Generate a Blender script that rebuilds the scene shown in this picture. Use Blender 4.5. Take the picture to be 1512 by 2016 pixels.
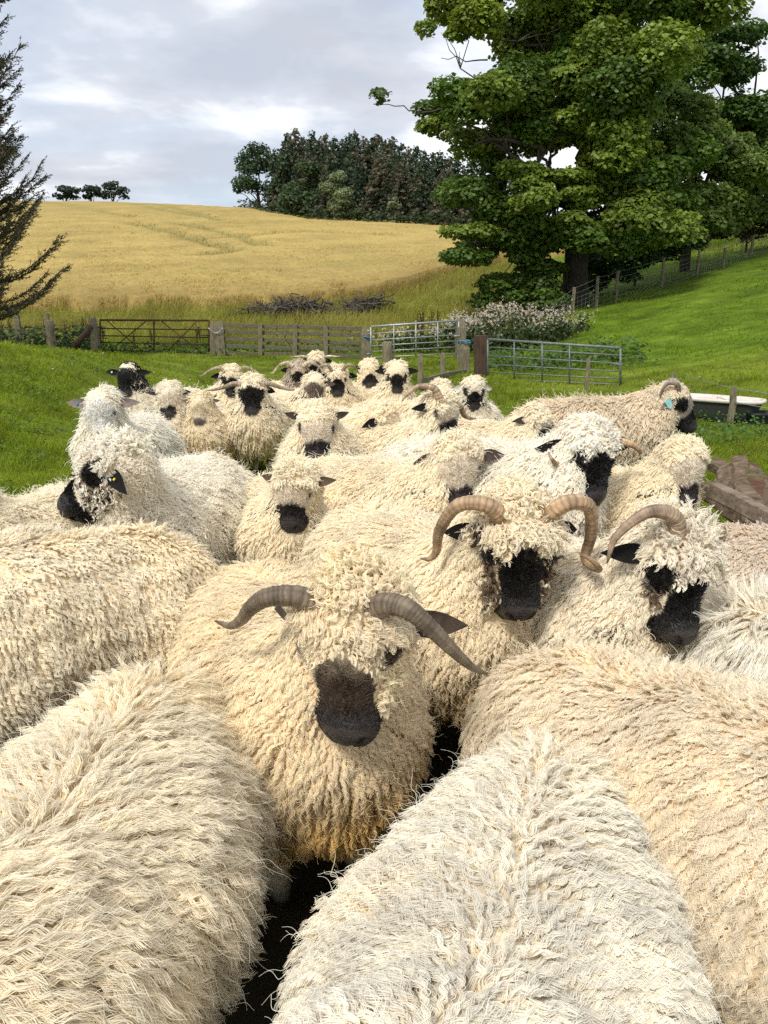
import bpy, math, random
import numpy as np
C = bpy.context.scene
for o in list(bpy.data.objects): bpy.data.objects.remove(o)
rng = np.random.default_rng(7)
random.seed(7)
Q = 1.0          # strand density

# ------------------------------------------------------------------ camera
CAM_H, PITCH, FPX = 1.65, math.radians(15.57), 1500.0
cam = bpy.data.cameras.new('camera'); camo = bpy.data.objects.new('camera', cam)
C.collection.objects.link(camo); C.camera = camo
cam.sensor_fit = 'HORIZONTAL'; cam.sensor_width = 36; cam.lens = FPX/1512*36
cam.clip_start = 0.05; cam.clip_end = 3000
camo.location = (0, 0, CAM_H); camo.rotation_euler = (math.pi/2-PITCH, 0, 0)

# ------------------------------------------------------------------ world, sun, exposure
SUN_EL, SUN_AZ = math.radians(52), math.radians(-150)    # azimuth from +Y towards +X: behind the camera, to the left
w = bpy.data.worlds.new('World'); C.world = w; w.use_nodes = True
nt = w.node_tree; nt.nodes.clear()
def N(t, kind, **kw):
    n = t.nodes.new(kind)
    for k, v in kw.items(): setattr(n, k, v)
    return n
out = N(nt, 'ShaderNodeOutputWorld'); bg = N(nt, 'ShaderNodeBackground'); bg.inputs[1].default_value = 0.1
sky = N(nt, 'ShaderNodeTexSky', sky_type='NISHITA', sun_disc=False, sun_elevation=SUN_EL, sun_rotation=SUN_AZ)
tc = N(nt, 'ShaderNodeTexCoord')
sep = N(nt, 'ShaderNodeSeparateXYZ'); nt.links.new(tc.outputs['Generated'], sep.inputs[0])
zz = N(nt, 'ShaderNodeMath', operation='MAXIMUM'); zz.inputs[1].default_value = 0.0; nt.links.new(sep.outputs[2], zz.inputs[0])
za = N(nt, 'ShaderNodeMath', operation='ADD'); za.inputs[1].default_value = 0.22; nt.links.new(zz.outputs[0], za.inputs[0])
dv = N(nt, 'ShaderNodeVectorMath', operation='DIVIDE'); nt.links.new(tc.outputs['Generated'], dv.inputs[0])
cb = N(nt, 'ShaderNodeCombineXYZ')
for i in range(3): nt.links.new(za.outputs[0], cb.inputs[i])
nt.links.new(cb.outputs[0], dv.inputs[1])
mp = N(nt, 'ShaderNodeMapping'); mp.inputs['Scale'].default_value = (1.0, 1.1, 0.9); mp.inputs['Location'].default_value = (3.1, 1.7, 0.4)
nt.links.new(dv.outputs[0], mp.inputs[0])
n1 = N(nt, 'ShaderNodeTexNoise'); n1.inputs['Scale'].default_value = 2.2; n1.inputs['Detail'].default_value = 9; n1.inputs['Roughness'].default_value = 0.52; n1.inputs['Distortion'].default_value = 0.15
nt.links.new(mp.outputs[0], n1.inputs['Vector'])
n2 = N(nt, 'ShaderNodeTexNoise'); n2.inputs['Scale'].default_value = 0.9; n2.inputs['Detail'].default_value = 7; n2.inputs['Distortion'].default_value = 0.9
mp2 = N(nt, 'ShaderNodeMapping'); mp2.inputs['Location'].default_value = (7.3, -2.2, 1.0); nt.links.new(dv.outputs[0], mp2.inputs[0]); nt.links.new(mp2.outputs[0], n2.inputs['Vector'])
r1 = N(nt, 'ShaderNodeValToRGB')          # cloud brightness: grey bases to white tops (in Nishita units)
e = r1.color_ramp.elements
e[0].position = 0.38; e[0].color = (0.50, 0.53, 0.595, 1)
e[1].position = 0.61; e[1].color = (0.92, 0.93, 0.945, 1)
m_ = r1.color_ramp.elements.new(0.50); m_.color = (0.60, 0.63, 0.69, 1)
nt.links.new(n1.outputs[0], r1.inputs[0])
sc_ = N(nt, 'ShaderNodeVectorMath', operation='SCALE'); sc_.inputs['Scale'].default_value = 6.8; nt.links.new(r1.outputs[0], sc_.inputs[0])
r2 = N(nt, 'ShaderNodeValToRGB'); r2.color_ramp.elements[0].position = 0.36; r2.color_ramp.elements[0].color = (.72,)*3+(1,); r2.color_ramp.elements[1].position = 0.56
nt.links.new(n2.outputs[0], r2.inputs[0])
mx = N(nt, 'ShaderNodeMix', data_type='RGBA'); nt.links.new(r2.outputs[0], mx.inputs[0]); nt.links.new(sky.outputs[0], mx.inputs[6]); nt.links.new(sc_.outputs[0], mx.inputs[7])
nt.links.new(mx.outputs[2], bg.inputs[0]); nt.links.new(bg.outputs[0], out.inputs[0])

sl = bpy.data.lights.new('sun', 'SUN'); sl.energy = 1.5; sl.angle = math.radians(12); sl.color = (1, 0.94, 0.84)
so = bpy.data.objects.new('sun', sl); C.collection.objects.link(so)
so.rotation_euler = (math.pi/2-SUN_EL, 0, -SUN_AZ+math.pi)      # light comes from azimuth SUN_AZ
from mathutils import Vector
sd = Vector((math.cos(SUN_EL)*math.sin(SUN_AZ), math.cos(SUN_EL)*math.cos(SUN_AZ), math.sin(SUN_EL)))
so.rotation_euler = sd.to_track_quat('Z', 'Y').to_euler(); so.location = (-10, -10, 30)
C.view_settings.view_transform = 'Standard'; C.view_settings.look = 'None'; C.view_settings.gamma = 1
C.view_settings.exposure = 0.88; C.view_settings.use_curve_mapping = False
C.render.engine = 'CYCLES'
cy = C.cycles
cy.max_bounces = 8; cy.diffuse_bounces = 6; cy.glossy_bounces = 2; cy.transmission_bounces = 3; cy.transparent_max_bounces = 4
cy.use_denoising = False; cy.use_adaptive_sampling = True; cy.adaptive_threshold = 0.02
try: C.cycles_curves.shape = 'RIBBONS'; C.cycles_curves.subdivisions = 2
except Exception: pass

# ------------------------------------------------------------------ helpers
def ray(px, py):
    a, b = (px-756)/FPX, (1008-py)/FPX
    c, s = math.cos(PITCH), math.sin(PITCH)
    return np.array([a, c+b*s, -s+b*c])
def at_z(px, py, z):
    d = ray(px, py); return np.array([0, 0, CAM_H])+d*((z-CAM_H)/d[2])
def at_y(px, py, y):
    d = ray(px, py); return np.array([0, 0, CAM_H])+d*(y/d[1])
def project(P):
    P = np.asarray(P, float); c, s = math.cos(PITCH), math.sin(PITCH)
    x, y, z = P[..., 0], P[..., 1], P[..., 2]-CAM_H
    dep = y*c-z*s; up = y*s+z*c
    return 756+FPX*x/np.maximum(dep, 1e-3), 1008-FPX*up/np.maximum(dep, 1e-3), dep
def sstep(a, b, x):
    t = np.clip((x-a)/(b-a), 0, 1); return t*t*(3-2*t)
def unit(v): return v/np.maximum(np.linalg.norm(v, axis=-1, keepdims=True), 1e-9)
_ph = np.random.default_rng(3).uniform(0, 6.28, (4, 6, 3)); _fr = np.random.default_rng(4).normal(size=(4, 6, 3))
def vnoise(P, f, k=0):
    """smooth pseudo noise in about -1..1"""
    P = np.asarray(P, float)*f; s = 0
    for j in range(6):
        d = _fr[k, j]*1.2
        s = s+np.sin(P@d+_ph[k, j, 0]+1.3*np.sin(P@np.roll(d, 1)*1.7+_ph[k, j, 1]))
    return s/3.2
def tag(o, label=None, cat=None, group=None, kind=None):
    if label: o['label'] = label
    if cat: o['category'] = cat
    if group: o['group'] = group
    if kind: o['kind'] = kind
    return o
def empty(name, loc=(0, 0, 0), rz=0):
    o = bpy.data.objects.new(name, None); C.collection.objects.link(o); o.location = loc; o.rotation_euler = (0, 0, rz)
    o.empty_display_size = .1; return o
def link(name, data, parent=None):
    o = bpy.data.objects.new(name, data); C.collection.objects.link(o)
    if parent is not None: o.parent = parent
    return o
def build_mesh(name, V, F, mat, tint=None, smooth=True, uv=None):
    """V (n,3); F list of arrays (m,k) of equal-size polygons"""
    me = bpy.data.meshes.new(name); V = np.asarray(V, np.float32)
    if isinstance(F, np.ndarray): F = [F]
    F = [np.asarray(f, np.int32) for f in F if len(f)]
    me.vertices.add(len(V)); me.vertices.foreach_set('co', V.ravel())
    nl = sum(f.size for f in F); npg = sum(len(f) for f in F)
    me.loops.add(nl); me.polygons.add(npg)
    me.loops.foreach_set('vertex_index', np.concatenate([f.ravel() for f in F]))
    tot = np.concatenate([np.full(len(f), f.shape[1], np.int32) for f in F])
    me.polygons.foreach_set('loop_start', np.concatenate([[0], np.cumsum(tot)[:-1]]).astype(np.int32))
    me.polygons.foreach_set('use_smooth', np.full(npg, smooth))
    me.update(calc_edges=True)
    if tint is not None:
        t = np.ones((len(V), 4), np.float32); t[:, :3] = tint
        a = me.attributes.new('tint', 'FLOAT_COLOR', 'POINT'); a.data.foreach_set('color', t.ravel())
    if mat: me.materials.append(mat)
    return me
def mesh_obj(name, V, F, mat, parent=None, tint=None, smooth=True):
    return link(name, build_mesh(name, V, F, mat, tint, smooth), parent)
def strands(name, P, R, T, mat, parent=None, sn=None):
    """P (n,k,3) points, R (k,) or (n,k) radii, T (n,3) or (n,k,3) colours -> one hair curves object"""
    n, k = P.shape[:2]
    cu = bpy.data.hair_curves.new(name); cu.add_curves([k]*n)
    cu.attributes['position'].data.foreach_set('vector', np.ascontiguousarray(P, np.float32).ravel())
    R = np.broadcast_to(np.asarray(R, np.float32), (n, k))
    ra = cu.attributes.get('radius') or cu.attributes.new('radius', 'FLOAT', 'POINT')
    ra.data.foreach_set('value', np.ascontiguousarray(R).ravel())
    t = np.ones((n, k, 4), np.float32); t[..., :3] = T if T.ndim == 3 else T[:, None, :]
    a = cu.attributes.new('tint', 'FLOAT_COLOR', 'POINT'); a.data.foreach_set('color', t.ravel())
    if sn is not None:
        b = cu.attributes.new('sn', 'FLOAT_VECTOR', 'CURVE'); b.data.foreach_set('vector', np.ascontiguousarray(sn, np.float32).ravel())
    cu.materials.append(mat)
    return link(name, cu, parent)
def tube(pts, rad, n=8, cap=True):
    """swept tube: V, [quads, tris]"""
    pts = np.asarray(pts, float); k = len(pts); rad = np.broadcast_to(rad, (k,))
    t = unit(np.gradient(pts, axis=0)); up = np.array([0, 0, 1.]) if abs(t[0, 2]) < .9 else np.array([1., 0, 0])
    e1 = unit(np.cross(t[0], up)); V = []
    for i in range(k):
        e1 = unit(e1-t[i]*np.dot(e1, t[i])); e2 = np.cross(t[i], e1)
        a = np.arange(n)/n*2*np.pi
        V.append(pts[i]+rad[i]*(np.cos(a)[:, None]*e1+np.sin(a)[:, None]*e2))
    V = np.concatenate(V)
    i, j = np.meshgrid(np.arange(k-1), np.arange(n), indexing='ij'); i = i.ravel(); j = j.ravel(); j2 = (j+1) % n
    Qd = np.stack([i*n+j, i*n+j2, (i+1)*n+j2, (i+1)*n+j], 1)
    T = np.zeros((0, 3), int)
    if cap:
        V = np.concatenate([V, pts[:1], pts[-1:]]); a = np.arange(n); b = (a+1) % n
        T = np.concatenate([np.stack([b, a, np.full(n, k*n)], 1), np.stack([(k-1)*n+a, (k-1)*n+b, np.full(n, k*n+1)], 1)])
    return V, [Qd, T]
def join(parts):
    """list of (V, [F...]) -> V, [F...]"""
    V, by, o = [], {}, 0
    for v, fs in parts:
        V.append(v)
        for f in fs:
            if len(f): by.setdefault(f.shape[1], []).append(f+o)
        o += len(v)
    return np.concatenate(V), [np.concatenate(x) for x in by.values()]
def beam(a, b, w, t, up=(0, 0, 1), ch=.006, seg=4, wob=0.0):
    """chamfered board from a to b, w along 'up', t across, slightly uneven"""
    a, b = np.asarray(a, float), np.asarray(b, float); d = unit(b-a); up = np.asarray(up, float)
    s = unit(np.cross(d, up)); u = np.cross(s, d)
    c = min(ch, w*.3, t*.3); hw, ht = w/2, t/2
    prof = [(-ht+c, -hw), (ht-c, -hw), (ht, -hw+c), (ht, hw-c), (ht-c, hw), (-ht+c, hw), (-ht, hw-c), (-ht, -hw+c)]
    V = []
    for i in range(seg+1):
        m = a+(b-a)*i/seg+rng.normal(size=3)*wob
        k = 1-.0*i
        V += [m+s*x*k+u*y*k for x, y in prof]
    n = 8; Qd = [(i*n+j, i*n+(j+1) % n, (i+1)*n+(j+1) % n, (i+1)*n+j) for i in range(seg) for j in range(n)]
    return np.array(V), [np.array(Qd), np.array([list(range(n))[::-1], [seg*n+j for j in range(n)]])]

# ------------------------------------------------------------------ materials
def mat_new(name):
    m = bpy.data.materials.new(name); m.use_nodes = True
    t = m.node_tree; t.nodes.clear(); return m, t
def mat_tint(name, rough=.8, spec=.2, trans=0.0, nscale=0, namp=.25, bump=0, bscale=60, gloss=0, stretch=None):
    """own colour from the 'tint' attribute, fine grain from noise"""
    m, t = mat_new(name); L = t.links.new
    o = N(t, 'ShaderNodeOutputMaterial'); at = N(t, 'ShaderNodeAttribute', attribute_name='tint'); col = at.outputs['Color']
    co = N(t, 'ShaderNodeTexCoord'); vec = co.outputs['Object']
    if stretch:
        mpn = N(t, 'ShaderNodeMapping'); mpn.inputs['Scale'].default_value = stretch; L(vec, mpn.inputs[0]); vec = mpn.outputs[0]
    if nscale:
        nz = N(t, 'ShaderNodeTexNoise'); nz.inputs['Scale'].default_value = nscale; nz.inputs['Detail'].default_value = 6; L(vec, nz.inputs['Vector'])
        mr = N(t, 'ShaderNodeMapRange'); mr.inputs[1].default_value = .3; mr.inputs[2].default_value = .7; mr.inputs[3].default_value = 1-namp; mr.inputs[4].default_value = 1+namp; L(nz.outputs[0], mr.inputs[0])
        vm = N(t, 'ShaderNodeVectorMath', operation='SCALE'); L(col, vm.inputs[0]); L(mr.outputs[0], vm.inputs['Scale']); col = vm.outputs[0]
    if trans > 0:
        d = N(t, 'ShaderNodeBsdfDiffuse'); L(col, d.inputs[0]); tr = N(t, 'ShaderNodeBsdfTranslucent'); L(col, tr.inputs[0])
        mxs = N(t, 'ShaderNodeMixShader'); mxs.inputs[0].default_value = trans; L(d.outputs[0], mxs.inputs[1]); L(tr.outputs[0], mxs.inputs[2])
        sh = mxs.outputs[0]
        if gloss:
            g = N(t, 'ShaderNodeBsdfGlossy'); g.inputs['Roughness'].default_value = rough; g.inputs[0].default_value = (1, 1, 1, 1)
            m2 = N(t, 'ShaderNodeMixShader'); m2.inputs[0].default_value = gloss; L(sh, m2.inputs[1]); L(g.outputs[0], m2.inputs[2]); sh = m2.outputs[0]
    else:
        p = N(t, 'ShaderNodeBsdfPrincipled'); L(col, p.inputs['Base Color']); p.inputs['Roughness'].default_value = rough; p.inputs['Specular IOR Level'].default_value = spec
        if bump:
            bz = N(t, 'ShaderNodeTexNoise'); bz.inputs['Scale'].default_value = bscale; bz.inputs['Detail'].default_value = 5; L(vec, bz.inputs['Vector'])
            bp = N(t, 'ShaderNodeBump'); bp.inputs['Strength'].default_value = bump; bp.inputs['Distance'].default_value = .01; L(bz.outputs[0], bp.inputs['Height']); L(bp.outputs[0], p.inputs['Normal'])
        sh = p.outputs[0]
    L(sh, o.inputs[0]); return m
def mat_grain(name, c1, c2, scale=(3, 3, 30), nscale=6, rough=.8, metal=0, bump=.3, spots=None, spec=.3):
    """two-tone streaky grain (weathered wood, rust, zinc)"""
    m, t = mat_new(name); L = t.links.new
    o = N(t, 'ShaderNodeOutputMaterial'); p = N(t, 'ShaderNodeBsdfPrincipled'); L(p.outputs[0], o.inputs[0])
    co = N(t, 'ShaderNodeTexCoord'); mpn = N(t, 'ShaderNodeMapping'); mpn.inputs['Scale'].default_value = scale; L(co.outputs['Object'], mpn.inputs[0])
    nz = N(t, 'ShaderNodeTexNoise'); nz.inputs['Scale'].default_value = nscale; nz.inputs['Detail'].default_value = 8; nz.inputs['Roughness'].default_value = .65; L(mpn.outputs[0], nz.inputs['Vector'])
    cr = N(t, 'ShaderNodeValToRGB'); cr.color_ramp.elements[0].position = .32; cr.color_ramp.elements[1].position = .68
    cr.color_ramp.elements[0].color = (*c1, 1); cr.color_ramp.elements[1].color = (*c2, 1); L(nz.outputs[0], cr.inputs[0]); col = cr.outputs[0]
    if spots:
        n3 = N(t, 'ShaderNodeTexNoise'); n3.inputs['Scale'].default_value = spots[1]; n3.inputs['Detail'].default_value = 6; L(co.outputs['Object'], n3.inputs['Vector'])
        c3 = N(t, 'ShaderNodeValToRGB'); c3.color_ramp.elements[0].position = spots[2]; c3.color_ramp.elements[1].position = spots[2]+.1; L(n3.outputs[0], c3.inputs[0])
        mm = N(t, 'ShaderNodeMix', data_type='RGBA'); L(c3.outputs[0], mm.inputs[0]); L(col, mm.inputs[6]); mm.inputs[7].default_value = (*spots[0], 1); col = mm.outputs[2]
    L(col, p.inputs['Base Color']); p.inputs['Roughness'].default_value = rough; p.inputs['Metallic'].default_value = metal; p.inputs['Specular IOR Level'].default_value = spec
    if bump:
        bp = N(t, 'ShaderNodeBump'); bp.inputs['Strength'].default_value = bump; bp.inputs['Distance'].default_value = .01; L(nz.outputs[0], bp.inputs['Height']); L(bp.outputs[0], p.inputs['Normal'])
    return m
M_wool = mat_tint('wool', trans=.08, rough=.5)
def soften(m, f=.12):
    # a fleece scatters like a soft surface: lean the fibres' shading normal towards the skin's normal ('sn')
    t = m.node_tree; at = N(t, 'ShaderNodeAttribute', attribute_name='sn'); vt = N(t, 'ShaderNodeVectorTransform', vector_type='NORMAL', convert_from='OBJECT', convert_to='WORLD'); t.links.new(at.outputs['Vector'], vt.inputs[0])
    ge = N(t, 'ShaderNodeNewGeometry'); mv = N(t, 'ShaderNodeMix', data_type='VECTOR'); mv.inputs[0].default_value = f; t.links.new(ge.outputs['Normal'], mv.inputs[4]); t.links.new(vt.outputs[0], mv.inputs[5])
    nm = N(t, 'ShaderNodeVectorMath', operation='NORMALIZE'); t.links.new(mv.outputs[1], nm.inputs[0])
    for n in t.nodes:
        if n.bl_idname == 'ShaderNodeBsdfDiffuse': t.links.new(nm.outputs[0], n.inputs['Normal'])
soften(M_wool)
M_skin = mat_tint('fleece_skin', rough=.5, spec=.45, nscale=90, namp=.2, bump=.35, bscale=160)
M_grass = mat_tint('grass_blades', trans=.35)
M_ground = mat_tint('turf', rough=.95, spec=.1, nscale=2.2, namp=.3, bump=.8, bscale=14)
M_leaf = mat_tint('leaves', trans=.38, gloss=.025, rough=.5)
M_needle = mat_tint('needles', rough=.8, spec=.15)
M_bark = mat_grain('bark', (.035, .028, .022), (.11, .09, .07), (6, 6, 1.2), 3, .95, bump=.8, spots=((.09, .11, .05), 1.1, .6))
M_wood = mat_grain('weathered_wood', (.10, .085, .055), (.30, .26, .18), (9, 9, 1.5), 4, .9, bump=.5, spots=((.13, .15, .06), 2.2, .6))
M_wood_dark = mat_grain('dark_wood', (.035, .022, .016), (.12, .075, .05), (9, 9, 1.2), 4, .85, bump=.5)
M_rail = mat_grain('rail_wood', (.075, .065, .04), (.21, .185, .125), (1.5, 9, 9), 4, .9, bump=.4, spots=((.10, .12, .045), 1.5, .58))
M_zinc = mat_grain('galvanised_steel', (.30, .32, .33), (.50, .53, .55), (4, 4, 4), 5, .45, .55, bump=.05, spots=((.33, .33, .31), 3, .62))
M_zinc_dark = mat_grain('dull_steel', (.12, .135, .135), (.27, .29, .29), (4, 4, 4), 5, .55, .4, bump=.05, spots=((.13, .10, .07), 4, .64))
M_rust = mat_grain('rusty_steel', (.045, .024, .017), (.12, .058, .036), (5, 5, 5), 6, .85, .1, bump=.3)
# ------------------------------------------------------------------ terrain
def sramp(t, w=3.0): return np.where(t/w > 20, t, w*np.log1p(np.exp(np.clip(t/w, -30, 20))))
def crest(x):
    return np.interp(x, [-140, -63, -40, -24, -10, 14, 30, 200], [195, 186, 166, 147, 111, 91, 95, 140])
def H(x, y):
    x, y = np.asarray(x, float), np.asarray(y, float)
    yc = crest(x)
    f = .145*sramp(y-27.5, 1.6); fc = .145*(yc-27.5)
    over = sramp(y-yc, 4.0); f = f-.145*over-.035*np.minimum(over, 120)
    p = .19*sramp(x-5.6+.0*y, .9)*sstep(6, 18, y)+.062*sramp(y-17, 1.2)*sstep(2.5, 7.5, x)
    p = np.minimum(p, 9)
    k = .35; m = np.maximum(f, p); f = m+k*np.log1p(np.exp(-np.abs(f-p)/k))-k*math.log(2)*np.exp(-(np.abs(f)+np.abs(p)))
    bank = 1.0*sstep(-3.0, -6.6, x-.03*(y-8))*sstep(22, 11, y)*sstep(1.0, 5.5, y)
    ripple = .05*vnoise(np.stack([x, y, 0*x], -1), .55)*sstep(4, 9, y)
    return f+bank+ripple
def Hs(x, y): return float(H(np.array(float(x)), np.array(float(y))))
def field_edge(x):   # near edge (y) of the barley
    return np.interp(x, [-60, -18, -12, -4, 0, 4.5, 8, 14, 40], [44, 36, 36.5, 36.5, 40, 50, 56, 60, 60])
def green(x, y):
    """the sward's colour by place with painted shade under near sheep and timber heap"""
    x, y = np.asarray(x, float), np.asarray(y, float); P = np.stack([x, y, 0*x], -1)
    base = np.array([.205, .272, .024]); rough = np.array([.25, .245, .045]); past = np.array([.160, .258, .019]); dry = np.array([.23, .23, .06])
    n = vnoise(P, .5)[..., None]; n2 = vnoise(P, 2.1, 1)[..., None]
    ro = (sstep(26.5, 29, y+.8*n[..., 0])*sstep(7.5, 5, x-.15*(y-26)))[..., None]
    pa = (sstep(16, 19, y)*sstep(2.5, 4.5, x))[..., None]*(1-ro)
    c = base*(1-ro)*(1-pa)+rough*ro*(1+.1*n2)+past*pa
    dr = np.clip(.25*n2+.12*n-.05, 0, .5)*(1-.5*pa); c = c*(1-dr)+dry*dr
    gr = np.clip(n2*.5+.1, 0, 1)*ro; c = c*(1-.55*gr)+np.array([.10, .19, .02])*.55*gr
    n4 = np.clip(vnoise(P, 3.3, 3), -1, 1)[..., None]; gap_shade = np.maximum(sstep(5.0, 3.6, y)*sstep(3.2, 2.2, np.abs(x)), sstep(5.0, 4.5, y)*sstep(1.4, 1.7, x)*sstep(4.2, 3.2, x))[..., None]; c = c*(1-gap_shade)+np.array([.055, .048, .026])*gap_shade; return 1.0*c*(1+.16*n+.17*n2+.24*n4)  # ground painted dark under near sheep and timber heap, standing in for shade
yy = np.concatenate([np.linspace(-4, 40, 150), np.geomspace(40.6, 900, 110)])
u = np.linspace(-1, 1, 221); xx = np.sign(u)*(np.abs(u)**2.6)*600+u*14
X, Y = np.meshgrid(xx, yy, indexing='ij'); Z = H(X, Y)
nx, ny = X.shape; i, j = np.meshgrid(np.arange(nx-1), np.arange(ny-1), indexing='ij'); i = i.ravel(); j = j.ravel()
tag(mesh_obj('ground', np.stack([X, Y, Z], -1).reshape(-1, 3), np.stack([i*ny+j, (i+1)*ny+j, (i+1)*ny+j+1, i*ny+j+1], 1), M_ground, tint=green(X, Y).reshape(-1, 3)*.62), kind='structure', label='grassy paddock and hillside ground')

# barley field: a standing crop with its own top and edge
def barley_col(x, y):
    P = np.stack([x, y*1.9, 0*x], -1); n = vnoise(P, .16)[..., None]; n2 = vnoise(P, .55, 1)[..., None]; n3 = vnoise(P, .06, 2)[..., None]
    c = np.array([.48, .365, .130])*(1+.10*n+.10*n2)
    g = np.clip(.30*n3+.25*n-.10, 0, .6); c = c*(1-g)+np.array([.20, .185, .055])*g
    e = sstep(7, 0, y-field_edge(x))[..., None]*.45; c = c*(1-e)+np.array([.25, .17, .06])*e
    t = tram(x, y)[..., None]; c = c*(1-.5*t)+np.array([.16, .18, .06])*.5*t
    return c
TR = [np.array([[-12.5, 62], [-19, 76], [-30, 96]]), np.array([[-9.5, 64], [-15, 78], [-25, 97]]), np.array([[-12.5, 56], [-11, 61], [-12.5, 62]]),
      np.array([[-22, 105], [-34, 128], [-58, 178]]), np.array([[-33, 108], [-46, 130], [-72, 175]]), np.array([[-20, 100], [-30, 126], [-52, 179]]), np.array([[1, 76], [-8, 80], [-17, 70]])]
def tram(x, y):
    m = np.zeros(np.shape(x)); p = np.stack([x, y], -1)
    for L in TR:
        for a, b in zip(L[:-1], L[1:]):
            t = np.clip(((p-a)@(b-a))/np.dot(b-a, b-a), 0, 1); d = np.linalg.norm(p-(a+t[..., None]*(b-a)), axis=-1)
            m = np.maximum(m, sstep(.9+.004*y, .3, d))
    return m
v = np.concatenate([[0, .0008, .004], np.geomspace(.01, 1, 130)]); xf = np.concatenate([np.linspace(-130, -45, 40), np.linspace(-44, 32, 160)])
Xf, Vv = np.meshgrid(xf, v, indexing='ij'); e0 = field_edge(Xf); e1 = crest(Xf)+8
e0 = e0+.9*vnoise(np.stack([Xf, 0*Xf, 0*Xf], -1), .6); Yf = e0+(e1-e0)*Vv
hh = .62*sstep(0, .004, Vv)+.05*vnoise(np.stack([Xf, Yf, 0*Xf], -1), 1.1)*(Vv > .002)-.28*tram(Xf, Yf)*(Vv > .002)
Zf = H(Xf, Yf)+hh-.02
nx, ny = Xf.shape; i, j = np.meshgrid(np.arange(nx-1), np.arange(ny-1), indexing='ij'); i = i.ravel(); j = j.ravel()
M_crop = mat_tint('barley_crop', rough=.95, spec=.05, nscale=3.5, namp=.16, bump=1.0, bscale=9, stretch=(1.2, .5, 1))
tag(mesh_obj('barley_field', np.stack([Xf, Yf, Zf], -1).reshape(-1, 3), np.stack([i*ny+j, (i+1)*ny+j, (i+1)*ny+j+1, i*ny+j+1], 1), M_crop, tint=(barley_col(Xf, Yf)*.86).reshape(-1, 3)), kind='structure', label='ripe golden barley field on the hill')
M_straw = mat_tint('straw', trans=.3)
def sample_view(n, y0, y1, xlim=.56, pw=1.0):
    """ground points spread about evenly over the picture"""
    t = rng.random(n); y = (y0**-pw+(y1**-pw-y0**-pw)*t)**(-1/pw); x = rng.uniform(-xlim, xlim, n)*(y+2.0)
    return x, y
def blade_set(x, y, h, lean, rad, k, tint, wind=(.15, 0), base=0.0):
    n = len(x); z = H(x, y)-.02+base; a = rng.uniform(0, 6.283, n); t = np.linspace(0, 1, k)
    dx = np.cos(a)*lean+wind[0]*h; dy = np.sin(a)*lean+wind[1]*h
    P = np.empty((n, k, 3)); tt = t[None, :]
    P[..., 0] = x[:, None]+dx[:, None]*tt**1.7; P[..., 1] = y[:, None]+dy[:, None]*tt**1.7; P[..., 2] = z[:, None]+h[:, None]*(tt-.15*tt**3)
    return P, rad
# barley stalks (ears nod at the top)
x, y = sample_view(int(95000*Q), 35, 118, .58, 1.3); ok = (y > field_edge(x)+.5*rng.normal(size=len(x))) & (y < crest(x)+2); ok &= rng.random(len(x)) > tram(x, y)*.85; x, y = x[ok], y[ok]; n = len(x)
h = rng.uniform(.62, .86, n)*(1+.08*vnoise(np.stack([x, y, 0*x], -1), .8)); k = 5; P, _ = blade_set(x, y, h, rng.uniform(.03, .16, n), 0, k, None, (.12, 0))
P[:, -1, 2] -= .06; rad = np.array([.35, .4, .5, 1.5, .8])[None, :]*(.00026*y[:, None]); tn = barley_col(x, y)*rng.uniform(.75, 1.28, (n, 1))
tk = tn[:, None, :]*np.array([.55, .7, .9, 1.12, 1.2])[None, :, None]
tag(strands('barley_stalks', P, rad, tk, M_straw), kind='stuff', label='ripe barley ears standing in the field')
# rough grass strip before the field
x, y = sample_view(int(52000*Q), 26.5, 58, .56, 1.2); ok = (y < field_edge(x)+1) & ((x < 6.4+.16*(y-26)) | (y > 42)); x, y = x[ok], y[ok]; n = len(x)
P, _ = blade_set(x, y, rng.uniform(.16, .62, n)*(1+.4*vnoise(np.stack([x, y, 0*x], -1), .5, 2)), rng.uniform(.05, .3, n), 0, 4, None)
dryf = np.clip(rng.random(n)*.8+.3*vnoise(np.stack([x, y, 0*x], -1), .35, 3)-.1, 0, 1)[:, None]
tn = 1.3*green(x, y)*(1-dryf)+np.array([.43, .36, .12])*dryf; tn = tn*rng.uniform(.75, 1.25, (n, 1))
tag(strands('rough_grass', P, np.array([1, .9, .7, .3])[None]*(.00030*y[:, None]), tn, M_grass), kind='stuff', label='tall yellowing rough grass behind the fence')
# paddock and pasture turf
x, y = sample_view(int(230000*Q), 4.2, 46, .56, 1.15); inn = ((y < 27.2) & ~((y < 4.75) & (x > 1.75) & (x < 3.4))) | ((x > 4) & (y < 46) & (x > 4+.30*(y-26))); x, y = x[inn], y[inn]; n = len(x)
Pn = np.stack([x, y, 0*x], -1); tuft = np.clip(vnoise(Pn, 1.5, 1)*.6+.35*vnoise(Pn, 4.0, 2)+.4, .15, 1.6)
P, _ = blade_set(x, y, rng.uniform(.035, .10, n)*(.55+1.0*tuft), rng.uniform(.015, .07, n), 0, 4, None, (.1, 0))
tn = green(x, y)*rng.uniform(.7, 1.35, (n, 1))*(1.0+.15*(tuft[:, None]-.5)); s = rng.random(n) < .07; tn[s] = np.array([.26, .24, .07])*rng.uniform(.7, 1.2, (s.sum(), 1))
tag(strands('paddock_grass', P, np.array([1, .9, .65, .2])[None]*(.00046*y[:, None]+.0003), tn, M_grass), kind='stuff', label='short bright green turf of the paddock and pasture')
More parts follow.
